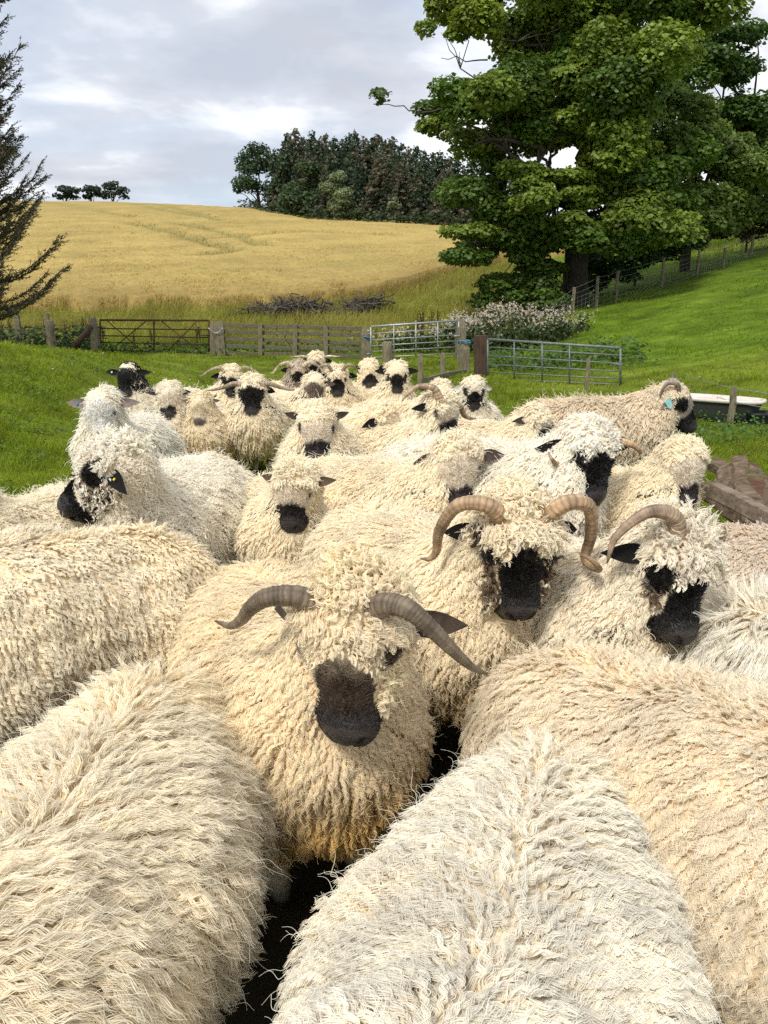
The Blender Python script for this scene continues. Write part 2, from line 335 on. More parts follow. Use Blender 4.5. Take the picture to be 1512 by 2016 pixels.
# broad-leaved weeds on the bank, along the fences and round the trough
def leaf_cards(c, size, tilt, tint, fold=.25, nv=6):
    """n small folded leaves: centres c (n,3), size (n,)"""
    n = len(c); a = rng.uniform(0, 6.283, n); f = np.stack([np.cos(a), np.sin(a), np.zeros(n)], -1)
    nn = unit(tilt+.0); f = unit(f-nn*np.sum(f*nn, -1, keepdims=True)); s = np.cross(nn, f)
    prof = [(-.5, 0, 0), (-.12, .42, fold), (.22, .34, fold), (.62, 0, 0), (.22, -.34, fold), (-.12, -.42, fold)]
    V = np.stack([c+size[:, None]*(f*p[0]+s*p[1]+nn*p[2]*.45) for p in prof], 1)
    idx = (np.arange(n)*6)[:, None]; F = np.concatenate([idx+np.array([[0, 1, 2, 3]]), idx+np.array([[0, 3, 4, 5]])])
    F = np.concatenate([idx+np.array([[0, 3, 2, 1]]), idx+np.array([[0, 5, 4, 3]])])
    return V.reshape(-1, 3), F, np.repeat(tint, 6, 0)
def weeds(name, x, y, hmax, size, col, label, dens=1):
    n = len(x); z = H(x, y)+rng.random(n)**1.3*hmax; t = unit(np.stack([rng.normal(size=n)*.5, rng.normal(size=n)*.5-.2, np.ones(n)], -1))
    V, F, T = leaf_cards(np.stack([x, y, z], -1), size*rng.uniform(.6, 1.4, n), t, 1.3*np.array(col)*rng.uniform(.55, 1.4, (n, 1)))
    return tag(mesh_obj(name, V, F, M_leaf, tint=T), kind='stuff', label=label)
xs, ys = [], []
for cx, cy_, rx, ry, n in [(-4.6, 10.2, .5, .8, 260), (-4.0, 8.6, .5, .4, 180), (-3.7, 7.6, .4, .3, 120), (-4.9, 13, .7, .6, 200), (-3.4, 6.4, .3, .3, 90)]:
    xs.append(cx+rng.normal(size=n)*rx*.5); ys.append(cy_+rng.normal(size=n)*ry*.5)
weeds('bank_weeds', np.concatenate(xs), np.concatenate(ys), .10, .032, (.085, .16, .022), 'dark low weeds growing on the left bank')
x = rng.uniform(-15, -1, 1900); y = 24.6+rng.normal(size=1900)*.35+.03*np.abs(x+5); weeds('fence_weeds', x, y, .34, .10, (.055, .11, .02), 'nettles and weeds along the foot of the far fence and gate')
x = rng.uniform(-14.8, -9.3, 2600); y = 25.4+rng.normal(size=2600)*.5; weeds('nettle_bed', x, y, .75, .12, (.035, .062, .018), 'dark nettles behind the broken fence on the left')
x = 4.2+rng.normal(size=2600)*.95; y = 9.2+rng.normal(size=2600)*.55; weeds('trough_weeds', x, y, .20, .032, (.06, .13, .018), 'dark clover and weeds below the bath trough')
x = rng.uniform(2.6, 6.4, 1500); y = 19.6+rng.normal(size=1500)*1.0; weeds('hedge_foot', x, y, .45, .10, (.06, .115, .02), 'rank greenery below the thistles')
x, y = sample_view(260, 5, 24, .5); ok = np.abs(x) > 1.0; x, y = x[ok], y[ok]; n = len(x)
V, F, T = leaf_cards(np.stack([x, y, H(x, y)+.07], -1), rng.uniform(.02, .04, n), np.tile([0, -.3, 1.], (n, 1)), np.full((n, 3), .62)); tag(mesh_obj('clover_flowers', V, F, M_leaf, tint=T), kind='stuff', label='white clover flowers dotted in the grass')

# ------------------------------------------------------------------ trees
def limb(a, b, r0, r1, sag=0, wob=.06, k=7, n=7):
    a, b = np.asarray(a, float), np.asarray(b, float); t = np.linspace(0, 1, k)[:, None]; L = np.linalg.norm(b-a)
    p = a+(b-a)*t; p[1:-1] += rng.normal(size=(k-2, 3))*wob*L*.5; p[:, 2:] += sag*L*(t*(1-t))*4
    return p, tube(p, np.linspace(r0, r1, k), n)
def clump_leaves(c, rx, rz, n, size, col, up=.75, shell=.55):
    d = unit(rng.normal(size=(n, 3))); d[:, 2] = np.abs(d[:, 2])*rng.choice([1, 1, 1, -.7], n); rad = shell+(1-shell)*rng.random((n, 1))**.6
    p = c+d*rad*np.array([rx, rx, rz])*(1+.22*vnoise(d*1.0+c, 2.2, 1)[:, None]); t = unit(d*(1-up)+np.array([0, -.1, up])+rng.normal(size=(n, 3))*.38)
    return p, size*rng.uniform(.65, 1.25, n), t, np.asarray(col)*rng.uniform(.7, 1.3, (n, 1))
def crown_obj(root, sets, name='crown', mat=None):
    P = np.concatenate([s[0] for s in sets]); S = np.concatenate([s[1] for s in sets]); T = np.concatenate([s[2] for s in sets]); K = np.concatenate([s[3] for s in sets])
    V, F, TT = leaf_cards(P, S, T, K); return mesh_obj(name, V, F, mat or M_leaf, root, TT)
# the big sycamore
TB = at_y(1131, 585, 33.0); TB[2] = Hs(TB[0], TB[1])-.1; tx, ty, tz = TB
syc = tag(empty('sycamore_tree', TB), 'huge broad sycamore with layered dark green leaves beside the pasture fence', 'tree')
def TL(px, py, y): return at_y(px, py, y)-TB
parts = []
tr = np.array([[0, 0, -.1], [.02, 0, .5], [-.02, 0, 1.5], [.0, 0, 2.6], [-.05, 0, 3.6]]); parts.append(tube(tr, [.72, .55, .48, .50, .46], 14))
fork = np.array([-.05, 0, 3.5]); mains = []
for px, py, y, r in [(1080, 330, 32.2, .26), (1045, 345, 31.5, .20), (1150, 290, 33, .34), (1215, 330, 33.5, .24), (1120, 120, 33, .20), (1000, 300, 31, .13), (1180, 100, 34, .2), (1270, 200, 34, .15), (1185, 420, 31.8, .13)]:
    b = TL(px, py, y); s = fork if len(mains) < 4 or r < .14 else mains[2 if px > 1100 else 0][0][-1]
    L_ = limb(s, b, r, r*.45, .05, .10, 8, 9); mains.append(L_); parts.append(L_[1])
nodes = np.concatenate([m[0][2:] for m in mains])
CL = [(895,30,45,36),(965,60,55,42),(845,245,26,20),(872,213,44,26),(935,212,62,40),(905,262,50,22),(1000,110,60,45),(1090,80,72,42),(1060,20,84,50),(1180,30,95,60),(1275,30,85,60),(1345,70,60,50),
      (1000,185,70,48),(1060,205,80,55),(1150,160,90,70),(1240,120,90,70),(1110,258,66,34),(1160,318,72,34),(1110,345,60,25),(1020,278,62,38),(955,305,50,26),(930,368,46,34),(975,400,66,46),(1015,425,50,34),
      (938,468,52,22),(925,516,52,24),(1000,490,66,34),(1065,520,56,30),(1085,478,60,34),(1150,482,66,30),(1205,452,66,34),(1228,395,84,50),(1300,388,90,58),(1300,452,84,46),(1240,480,60,30),(1280,300,66,60),
      (990,555,50,22),(1050,470,40,24),(1215,255,72,50),(1180,225,66,46),(1110,130,80,50),(1160,395,44,24),(950,420,30,20),(1120,-70,190,70),(1000,-30,80,40),(1260,-40,110,60),(1330,300,60,50),(1240,330,60,40),(1100,440,50,30),(1050,395,46,30),(1185,365,50,30),(1135,465,44,22),(1090,290,50,30),(1070,250,50,30),(1140,230,50,30),(1200,300,50,36),(1030,350,40,26),(1250,440,50,40),(1290,340,60,40),(1100,20,80,50),(1210,90,70,50),(1130,170,60,40),(975,340,44,26),(1010,240,50,34),(900,505,22,9),(893,60,30,22)]
sets = []
for q, (px, py, rx, ry) in enumerate(CL):
    edge = abs(px-1150)/250; y = 33+rng.uniform(-1, 1)*(3.4*max(.25, 1-edge*.6))-.8
    if px > 1050 and py > 240: y = 31.3+rng.uniform(-1.4, 1.2)
    c = TL(px, py, y); sx, sz = rx/45.5*1.0, ry/45.5*.95; n = int(50*rx*ry/60)
    g = np.array([.105, .185, .022]) if rng.random() < .5 else np.array([.19, .265, .032])
    if (px, py) in ((965, 60), (1110, 258), (1160, 318), (895, 30)): g = np.array([.22, .285, .032])
    # a clump is a few leafy pads
    for s_ in range(3):
        cc = c+np.array([rng.normal()*sx*.42, rng.normal()*sx*.4, rng.uniform(-.45, .45)*sz]); sets.append(clump_leaves(cc, sx*.66, sz*.72, n//2, .155, g*rng.uniform(.8, 1.2), .55))
    b = nodes[np.argmin(np.linalg.norm(nodes-c, axis=1))]; Lq = limb(b, c, .07 if rx > 40 else .045, .015, .06, .09, 7, 5); parts.append(Lq[1])
    for s_ in range(3): parts.append(limb(Lq[0][4], c+rng.normal(size=3)*np.array([sx, sx, sz])*.6, .022, .006, 0, .07, 5, 4)[1])
c = TL(750, 192, 32); sets.append(clump_leaves(c, .42, .34, 70, .2, (.07, .12, .02), .6)); parts.append(limb(TL(905, 212, 32.2), TL(830, 222, 32), .05, .03, 0, .05)[1]); parts.append(limb(TL(830, 222, 32), TL(752, 205, 32), .03, .012, .02, .05)[1])
parts.append(limb(TL(960, 118, 32), TL(868, 114, 32), .03, .01, .0, .05)[1]); parts.append(limb(TL(1075, 300, 31), TL(935, 285, 30.6), .12, .04, .1, .08)[1])
for b in range(9): parts.append(limb((rng.normal()*.4-.3, rng.normal()*.3-.3, 0), TL(1040+b*14, 530, 32), .06, .02, 0, .12)[1])
mesh_obj('trunk', *join(parts), M_bark, syc); crown_obj(syc, sets)
# ash and a darker sycamore behind it, hedge bushes
def broadleaf(name, label, base, clumps, y, dy, scale, g, size=.2, dens=34, trunk=.3, group=None, hang=.6, fork_py=None):
    B = np.array(base); r = tag(empty(name, B), label, 'tree', group); sets, parts = [], []
    top = np.mean([at_y(a, b, y)-B for a, b, _, _ in clumps], 0); parts.append(tube(np.array([[0, 0, -.3], [0, 0, top[2]*.35], top*[.6, .6, .7], top]), [trunk*1.25, trunk, trunk*.7, trunk*.3], 8))
    for px, py, rx, ry in clumps:
        c = at_y(px, py, y+rng.uniform(-dy, dy))-B; sx, sz = rx/scale, ry/scale
        for s_ in range(3):
            cc = c+np.array([rng.normal()*sx*.4, rng.normal()*sx*.4, rng.uniform(-.45, .45)*sz]); sets.append(clump_leaves(cc, sx*.7, sz*.6, max(12, int(dens*rx*ry/120)), size, np.array(g)*rng.uniform(.75, 1.3), hang))
        parts.append(limb(np.array([0, 0, max(.5, c[2]*.35)])+top*[.3, .3, .1], c, trunk*.35, .02, .05, .1, 6, 5)[1])
    mesh_obj('trunk', *join(parts), M_bark, r); crown_obj(r, sets); return r
b = at_y(1350, 505, 38); b[2] = Hs(b[0], b[1])
broadleaf('ash_tree', 'pale feathery green ash tree leaning out right of the big sycamore', b, [(1340,205,50,50),(1325,260,60,60),(1370,300,70,55),(1420,330,70,50),(1400,395,80,55),(1340,340,70,50),(1470,360,60,50),(1440,420,70,45),(1360,440,70,45),(1495,330,40,50),(1500,400,40,40),(1310,220,40,40)], 37, 1.6, 40, (.16, .235, .045), .17, 46, .22)
b = at_y(1470, 480, 46); b[2] = Hs(b[0], b[1])
broadleaf('dark_tree', 'dark round headed tree behind the ash at the right edge', b, [(1400,160,70,44),(1440,150,40,40),(1450,225,55,55),(1400,235,50,50),(1470,265,34,34),(1430,75,66,26),(1490,64,34,18),(1380,100,60,40),(1505,360,50,80),(1500,240,20,20),(1350,140,60,50),(1500,300,30,60)], 44, 1.8, 34, (.078, .150, .024), .20, 40, .3)
b = at_y(1470, 480, 42); b[2] = Hs(b[0], b[1])
broadleaf('hawthorn_bush', 'dull olive and brown hedge bush on the skyline at the right edge', b, [(1440,450,50,22),(1490,440,44,26),(1400,465,34,16),(1520,430,40,30),(1475,425,30,20)], 41, .8, 36, (.085, .075, .032), .13, 60, .06, None, .4)
b = at_y(1250, 560, 35.5); b[2] = Hs(b[0], b[1])
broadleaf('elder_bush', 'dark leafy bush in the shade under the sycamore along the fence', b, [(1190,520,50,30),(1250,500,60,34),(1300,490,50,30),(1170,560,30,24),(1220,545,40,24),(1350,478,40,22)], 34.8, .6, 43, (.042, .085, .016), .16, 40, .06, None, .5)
b = at_y(1010, 590, 31.5); b[2] = Hs(b[0], b[1])
broadleaf('bramble_bush', 'bright green bramble bush left of the sycamore trunk', b, [(1000,575,50,26),(1050,570,40,28),(955,590,36,16),(1080,590,30,20),(1030,600,60,16)], 31.2, .5, 47, (.085, .15, .018), .14, 40, .04, None, .5)

# the bare, half dead spruce at the left edge
sp = at_y(-52, 640, 20.5); sp[2] = Hs(sp[0], sp[1])
spr = tag(empty('dead_spruce', sp), 'sparse brown half dead spruce leaning in at the left edge', 'tree')
parts = [tube(np.array([[0, 0, 0], [.05, 0, 3], [0, .05, 6], [.05, 0, 12.9]]), [.2, .16, .1, .02], 8)]; TW, TWr, TWc = [], [], []
for q in range(300):
    z = 1.05+11.2*(q/300)**.85; L = (2.50*(1-z/13.2)**.5*(1.12 if z < 4 else 1.0 if z < 5.5 else 1.22))*rng.uniform(.6, 1.03); a = rng.uniform(-1.9, 1.9) if q % 4 else rng.uniform(0, 6.28); el = rng.uniform(.12, .55)
    d = np.array([math.cos(a)*math.cos(el), math.sin(a)*math.cos(el), math.sin(el)]); t = np.linspace(0, 1, 7)[:, None]
    p = np.array([0, 0, z])+d*L*t+np.array([0, 0, 1])*(-.22*L*t*(1-t)*3+.12*L*t**2)+rng.normal(size=(7, 3))*.02; parts.append(tube(p, np.linspace(.022, .004, 7), 4))
    m = int(40+95*L/2.5); tt = rng.uniform(.12, 1, m)*6; i0 = np.minimum(tt.astype(int), 5); base = p[i0]+(p[i0+1]-p[i0])*(tt-i0)[:, None]
    side = unit(np.cross(d, [0, 0, 1]))*rng.choice([-1, 1], m)[:, None]; dr = unit(d*.9+side*rng.uniform(.25, 1, (m, 1))+rng.normal(size=(m, 3))*.3+np.array([0, 0, -.05])); l = rng.uniform(.10, .42, m)*(1.1-.5*tt/6)
    s = np.linspace(0, 1, 4)[None, :, None]; TW.append(base[:, None, :]+dr[:, None, :]*l[:, None, None]*s+np.array([0, 0, .22])*(l[:, None, None]*s**2)); TWc.append(np.array([.088, .073, .048])*rng.uniform(.5, 1.6, (m, 1))+np.array([.0, .012, 0])*rng.random((m, 1)))
mesh_obj('trunk', *join(parts), M_bark, spr); P = np.concatenate(TW); K = np.concatenate(TWc)
# short needle tufts along the twigs
nn = len(P); m = 4; ti = rng.uniform(.2, 1, (nn, m))*3; i0 = np.minimum(ti.astype(int), 2); bb = np.take_along_axis(P, i0[..., None], 1); b2 = np.take_along_axis(P, i0[..., None]+1, 1); bs = bb+(b2-bb)*(ti-i0)[..., None]
dr = unit(unit(P[:, 3:]-P[:, :1])*.8+rng.normal(size=(nn, m, 3))*.55)*rng.uniform(.03, .075, (nn, m, 1)); ND = np.stack([bs, bs+dr*.5, bs+dr], 2).reshape(-1, 3, 3); NC = np.repeat(K, m, 0)*rng.uniform(.6, 1.5, (nn*m, 1))
tag(strands('twig', P, np.array([.0055, .0045, .0038, .003]), K, M_needle, spr), kind='stuff'); tag(strands('needle', ND, np.array([.006, .0075, .003]), NC, M_needle, spr), kind='stuff')

# the wood on the hill: conifers, broadleaves and birches
def conifer_data(seed, brown, slim):
    r = np.random.default_rng(seed); Ps, Ss, Ts, Ks = [], [], [], []
    for q in range(150):
        z = .06+.94*(q/150)**.9; L = slim*(1.02-z)**.62*r.uniform(.6, 1.15)+.006; a = r.uniform(0, 6.283); m = max(4, int(26*(L/slim)**.7)); t = r.random(m)**.7
        p = np.stack([np.cos(a)*L*t, np.sin(a)*L*t, z-.10*L*t-.02*t+r.normal(size=m)*.006], -1)+r.normal(size=(m, 3))*.010
        Ps.append(p); Ss.append(.040*r.uniform(.6, 1.3, m)*(1.15-.5*z)); Ts.append(unit(r.normal(size=(m, 3))*.6+np.array([np.cos(a)*.5, np.sin(a)*.5, .6])))
        g = np.array([.050, .085, .040]) if r.random() > brown else np.array([.150, .135, .082]); Ks.append(g*r.uniform(.6, 1.45, (m, 1)))
    V, F, T = leaf_cards(np.concatenate(Ps), np.concatenate(Ss), np.concatenate(Ts), np.concatenate(Ks), .1)
    tv, tf = tube(np.array([[0, 0, -.05], [0, 0, .4], [0, 0, .97]]), [.013, .010, .002], 6)
    return build_mesh('conifer_crown', V, F, M_leaf, T), build_mesh('conifer_trunk', tv, tf, M_bark)
KIN = [('dark_conifer', 'dark green spruce standing in the wood on the hill', [conifer_data(s, .03, .28) for s in (1, 2, 3)]), ('brown_conifer', 'brown needled dying larch or spruce in the wood on the hill', [conifer_data(s, .80, .29) for s in (4, 5, 6)]), ('thin_conifer', 'mixed green and brown conifer in the wood on the hill', [conifer_data(s, .38, .26) for s in (7, 8, 9)])]
def plant_conifer(kind, px, y, top_py):
    name, lab, dat = KIN[kind]; p = at_y(px, 420, y); p[2] = Hs(p[0], p[1])-.3; h = at_y(px, top_py, y)[2]-p[2]; cr, tk = dat[rng.integers(3)]
    r = tag(empty(name, p, rng.uniform(0, 6.28)), lab, 'conifer', name.replace('_', ' ')+'s of the hilltop wood'); r.scale = (h*rng.uniform(.85, 1.15),)*2+(h,); link('crown', cr, r); link('trunk', tk, r)
for px, top, k in [(545,292,0),(570,262,2),(585,250,1),(600,268,0),(618,258,0),(632,272,2),(645,262,1),(660,268,0),(676,276,2),(690,262,0),(700,258,0),(716,270,1),(728,276,0),(741,262,1),(757,274,1),(772,270,2),(790,282,0),(803,290,1),(818,286,0),(835,296,0),(850,300,2),(865,296,0),(882,306,1),(900,300,0),(925,306,0),(950,310,2),(980,320,0),
                   (556,300,2),(610,300,1),(655,300,2),(705,310,0),(748,300,1),(765,310,1),(782,320,1),(800,330,1),(822,330,2),(845,335,0),(560,330,0),(580,345,2),(625,350,0),(660,345,2),(700,345,0),(760,350,0),(790,355,2),(830,365,0),(875,365,2),(900,370,0),(930,360,2),(575,280,0),(612,276,2),(640,288,0),(685,292,2),(720,292,0),(752,296,2),(780,300,0),(830,312,2),(870,335,1),(890,340,1),(915,345,1),(1010,330,1),(1040,335,0),(640,330,2),(590,310,2),(720,335,0),(735,345,1),(810,350,1),(860,350,2)]:
    back = top < 300 or px > 840 and top < 330; yc_ = float(crest((px-756)/FPX*125)); plant_conifer(k, px, yc_+(rng.uniform(14, 32) if back else rng.uniform(7, 13)), top)
def far_tree(name, label, px, y, base_py, cl, g, size=.5, dens=24, group=None, hang=.4):
    b = at_y(px, base_py, y); b[2] = Hs(b[0], b[1])-.3; return broadleaf(name, label, b, cl, y, 1.2, 1500/y, g, size, dens, .35, group, hang)
far_tree('oak_tree', 'dark spreading broadleaf tree at the left end of the hilltop wood', 510, 152, 404, [(500,300,28,14),(480,320,20,22),(510,325,34,28),(535,330,24,34),(475,365,18,16),(500,360,32,24),(530,375,26,24),(466,378,10,6),(545,395,20,14)], (.052, .095, .034), .4, 60)
far_tree('oak_tree', 'mid green rounded tree in front of the conifers, left of the birch', 605, 124, 424, [(600,335,30,20),(620,360,34,30),(590,375,34,30),(610,400,38,22),(635,345,20,20),(575,405,24,16)], (.065, .105, .034), .4, 60)
far_tree('oak_tree', 'dark bushy tree filling the wood edge between oak and conifers', 560, 136, 415, [(558,330,14,26),(560,370,20,30),(570,400,18,18),(545,355,12,20)], (.045, .078, .030), .5, 60)
far_tree('birch_tree', 'tall pale grey green birch in front of the wood', 670, 109, 432, [(668,350,14,14),(666,372,22,18),(672,395,26,20),(660,408,20,16),(684,412,18,16),(672,424,22,8)], (.20, .25, .115), .26, 190, None, .15)
far_tree('birch_tree', 'small pale birch bush right of the tall birch before the wood', 775, 104, 440, [(774,398,9,10),(776,412,14,12),(776,428,16,10)], (.19, .235, .105), .26, 190, None, .15)
far_tree('field_tree', 'leftmost dark tree of the clump on the far left skyline', 130, 200, 394, [(130,376,20,12),(118,385,12,8),(142,386,14,8)], (.022, .036, .018), .6, 60)
far_tree('field_tree', 'middle dark tree of the clump on the far left skyline', 178, 203, 394, [(176,372,14,11),(190,380,16,11),(170,386,12,7)], (.024, .040, .018), .6, 60)
far_tree('field_tree', 'tallest greenish tree at the right end of the far left clump', 220, 205, 394, [(214,366,14,11),(228,372,17,14),(216,384,20,9),(240,386,11,6)], (.040, .060, .026), .55, 60)
far_tree('brown_bush', 'pale brown bush by the wood under the sycamore branches', 1075, 70, 425, [(1065,400,20,24),(1085,410,18,20),(1050,425,16,12)], (.07, .06, .045), .3, 60, None, .2)
x = np.concatenate([rng.uniform(-27, 30, 5200)]); y = crest(x)+4+rng.normal(size=len(x))*2.2; weeds('wood_undergrowth', x, y, 2.2, .42, (.034, .052, .018), 'dark undergrowth along the foot of the wood')
x = rng.uniform(-28, 26, 2600); y = crest(x)+.5+rng.normal(size=len(x))*.9; weeds('field_margin', x, y, .9, .28, (.16, .15, .05), 'pale rough margin between barley and wood')
# ------------------------------------------------------------------ fences, gates and things of the paddock
def gpt(px, py, y):
    p = at_y(px, py, y); p[2] = Hs(p[0], p[1]); return p
def timber(name, base, top, w, t, parent=None, mat=None, seg=5, ch=.012, cap=0):
    base, top = np.asarray(base, float), np.asarray(top, float); V, F = beam(base-(top-base)*.12, top, w, t, (1, .15, 0), ch, seg, .006)
    if cap: V[-8:] = top+(V[-8:]-top)*.62; 
    return mesh_obj(name, V, F, mat or M_wood, parent, smooth=False)
def round_post(name, base, top, r, parent=None, mat=None):
    base, top = np.asarray(base, float), np.asarray(top, float); k = 7; t = np.linspace(-.1, 1, k)[:, None]; p = base+(top-base)*t
    p = np.concatenate([p, [top+(top-base)*.03]]); V, F = tube(p, list(r*(1.05-.08*t[:, 0]))+[r*.72], 12); V += rng.normal(size=V.shape)*r*.035
    return mesh_obj(name, V, F, mat or M_wood, parent, smooth=True)
def bar(name, a, b, r, mat, parent, n=8):
    return mesh_obj(name, *tube(np.linspace(a, b, 3), r, n), mat, parent)
def local(root):
    L = np.array(root.location); return lambda p: np.asarray(p, float)-L
# rusty field gate at the far left
a, b = gpt(197, 690, 24.6), gpt(411, 697, 24.2); a0, b0 = a+[0, 0, .10], b+[0, 0, .05]; top_a, top_b = at_y(197, 630, 24.6), at_y(411, 631, 24.2)
g = tag(empty('field_gate', (a+b)/2), 'rusty brown steel field gate with two crossed braces, far left behind the sheep', 'gate'); o = local(g)
for f in (0, .28, .52, .74, 1.0):
    bar('rail', o(top_a+(a0-top_a)*f), o(top_b+(b0-top_b)*f), .030 if f == 0 else .019, M_rust, g)
for f in (0, .5, 1):
    bar('stile', o(top_a+(top_b-top_a)*f-[0, 0, .005]), o(a0+(b0-a0)*f-[0, 0, .02]), .026, M_rust, g)
for s, e in ((.06, .40), (.44, .10), (.56, .94), (.90, .62)):
    bar('brace', o(top_a+(top_b-top_a)*s+[0, -.03, 0]), o(a0+(b0-a0)*e+[0, -.03, 0]), .017, M_rust, g)
for f in (.25, .75):
    bar('hinge', o(top_a+(a0-top_a)*f), o(top_a+(a0-top_a)*f+[-.2, 0, .01]), .016, M_rust, g)
bar('latch', o(top_b+(b0-top_b)*.45+[-.25, -.03, 0]), o(top_b+(b0-top_b)*.45+[.08, -.03, 0]), .02, M_rust, g)
# posts of the old fence on the left
def post_thing(px, pb, pt, y, w, label, px2=None, round_=False, mat=None, group=None, nm='fence_post', cat='post', cap=1):
    p = gpt(px, pb, y); t = at_y(px2 if px2 is not None else px, pt, y)
    f = round_post if round_ else lambda n_, b_, t_, w_, pa, m_: timber(n_, b_, t_, w_*2, w_*1.9, pa, m_, cap=cap)
    ob = f(nm, [0, 0, 0], t-p, w, None, mat); ob.location = p; return tag(ob, label, cat, group)
post_thing(36, 662, 612, 25.2, .085, 'dark square post at the far left end of the old fence', 32)
post_thing(104, 686, 632, 24.2, .125, 'bleached split old post leaning left of the rusty gate', 97, True)
post_thing(97, 680, 617, 24.5, .07, 'thin brown stake behind the bleached split post', 92)
post_thing(188, 692, 627, 24.4, .12, 'stout weathered gate post left of the rusty gate', 181, True)
post_thing(196, 690, 625, 24.5, .06, 'narrow split board leaning on the gate post by the rusty gate', 186)
post_thing(421, 700, 634, 24.0, .11, 'left of the two square posts tied together beside the rusty gate', None)
post_thing(436, 700, 632, 23.9, .13, 'right of the two square posts tied together beside the rusty gate', 432)
s0, s1 = at_y(136, 686, 24.3), at_y(181, 642, 24.3); s0[2] = Hs(s0[0], s0[1]); ob = mesh_obj('fence_strut', *tube(np.array([s0-s0, (s1-s0)*.5+[0, 0, .02], s1-s0]), [.10, .095, .08], 10), M_wood_dark); ob.location = s0
tag(ob, 'dark round strut leaning diagonally against the left gate post', 'strut')
q = np.linspace(0, 1, 12); tie = np.stack([np.interp(q, [0, 1], [at_y(411, 640, 23.8)[0], at_y(440, 640, 23.8)[0]]), np.full(12, 23.72), at_y(425, 645, 23.8)[2]-.16*np.sin(q*np.pi)], 1)
ob = mesh_obj('tie_rope', *tube(tie-tie[0], .016, 6), M_zinc); ob.location = tie[0]; tag(ob, 'pale rope looped round the paired posts by the rusty gate', 'rope')
# sagging wires of the old left fence
wf = tag(empty('old_wire_fence', gpt(60, 670, 24.8)), 'slack rusty wires of the old fence left of the rusty gate', 'wire fence'); o = local(wf)
for h in (.35, .62, .9):
    A, B = at_y(-60, 660, 25.4), at_y(183, 690, 24.4); A[2] = Hs(A[0], A[1])+h; B[2] = Hs(B[0], B[1])+h; t = np.linspace(0, 1, 9)[:, None]; p = A+(B-A)*t; p[:, 2] -= .10*(t*(1-t)*4)[:, 0]
    mesh_obj('wire', *tube(o(p), .006, 5), M_rust, wf)
# wooden rail fence
A, B = gpt(441, 700, 23.9), gpt(717, 706, 22.9); At, Bt = at_y(441, 638, 23.9), at_y(717, 646, 22.9)
rf = tag(empty('rail_fence', (A+B)/2), 'long weathered wooden fence of stacked rails in the middle distance', 'fence'); o = local(rf)
for i, f in enumerate((0.03, .24, .46, .69, .91)):
    p, q_ = At+(A-At)*f, Bt+(B-Bt)*f; m = p+(q_-p)*(.46+.07*(i % 2))
    for s, e in ((p, m), (m+(q_-m)*.004, q_)):
        mesh_obj('rail', *beam(o(s)+[0, .0, rng.normal()*.008], o(e)+[0, 0, rng.normal()*.012], .115, .04, (0, 0, 1), .006, 6, .006), M_rail, rf, smooth=False)
for f in (.27, .52, .735):
    p, t_ = A+(B-A)*f, At+(Bt-At)*f; timber('post', o(p)+[0, -.09, -.05], o(t_)+[0, -.09, .05], .13, .11, rf, M_wood)
post_thing(719, 708, 645, 22.8, .13, 'square weathered post between the rail fence and the galvanised gate', None)
ob = mesh_obj('rope_loop', *tube(np.stack([.15*np.cos(np.linspace(0, 6.3, 20)), .15*np.sin(np.linspace(0, 6.3, 20)), .03*np.sin(np.linspace(0, 12, 20))], 1), .022, 6, False), mat_grain('blue_rope', (.05, .16, .30), (.10, .26, .44), nscale=20)); ob.location = at_y(722, 664, 22.8); tag(ob, 'small blue rope tied round the post at the galvanised gate', 'rope')
# galvanised gate
def gate(label, pts, ys, mat, verts, rails, lean=0, rt=.03):
    (ax, at, ab), (bx, bt, bb) = pts; Ta, Tb, Ba, Bb = at_y(ax, at, ys[0]), at_y(bx, bt, ys[1]), at_y(ax, ab, ys[0]), at_y(bx, bb, ys[1])
    g = tag(empty('field_gate', (Ba+Bb)/2), label, 'gate'); o = local(g)
    for f in rails: bar('rail', o(Ta+(Ba-Ta)*f), o(Tb+(Bb-Tb)*f), rt if f == 0 else rt*.5, mat, g)
    for f in verts: bar('stile', o(Ta+(Tb-Ta)*f+[0, -.02, -.01]), o(Ba+(Bb-Ba)*f+[0, -.02, -.01]), rt*.82 if f in (0, 1) else rt*.62, mat, g)
    bar('latch', o(Tb+(Bb-Tb)*.45-(Tb-Ta)*.06+[0, -.04, 0]), o(Tb+(Bb-Tb)*.45+[.04, -.04, 0]), rt*.7, mat, g)
    for f in (.12, .85): bar('hinge', o(Ta+(Ba-Ta)*f), o(Ta+(Ba-Ta)*f-unit(Tb-Ta)*.12), rt*.7, mat, g)
    return g
gate('shiny galvanised steel gate in front of the white thistles', ((730, 643, 706), (903, 631, 697)), (22.6, 22.9), M_zinc, (0, .26, .51, .76, 1), (0, .22, .42, .60, .78, .97), rt=.028)
post_thing(907, 705, 628, 23.0, .14, 'square post at the right end of the galvanised gate', None)
post_thing(763, 745, 674, 18.5, .125, 'round topped grey post standing in front of the galvanised gate', None, True)
post_thing(828, 765, 697, 14.9, .048, 'narrow stake at the left end of the low sloping rail', None)
post_thing(872, 745, 694, 16.6, .048, 'narrow stake in the middle of the low sloping rail', None)
post_thing(914, 735, 672, 18.4, .11, 'grey post with blue rope at the upper end of the low sloping rail', None)
post_thing(947, 748, 660, 17.0, .13, 'dark square railway sleeper gate post left of the grey gate', None, mat=M_wood_dark, cap=0)
ob = mesh_obj('blue_rope', *tube(np.stack([.14*np.cos(np.linspace(0, 6.3, 20)), .13*np.sin(np.linspace(0, 6.3, 20)), .03*np.sin(np.linspace(0, 12, 20))], 1), .02, 6, False), bpy.data.materials['blue_rope']); ob.location = at_y(914, 673, 18.4); tag(ob, 'blue rope wound round the top of the grey post', 'rope')
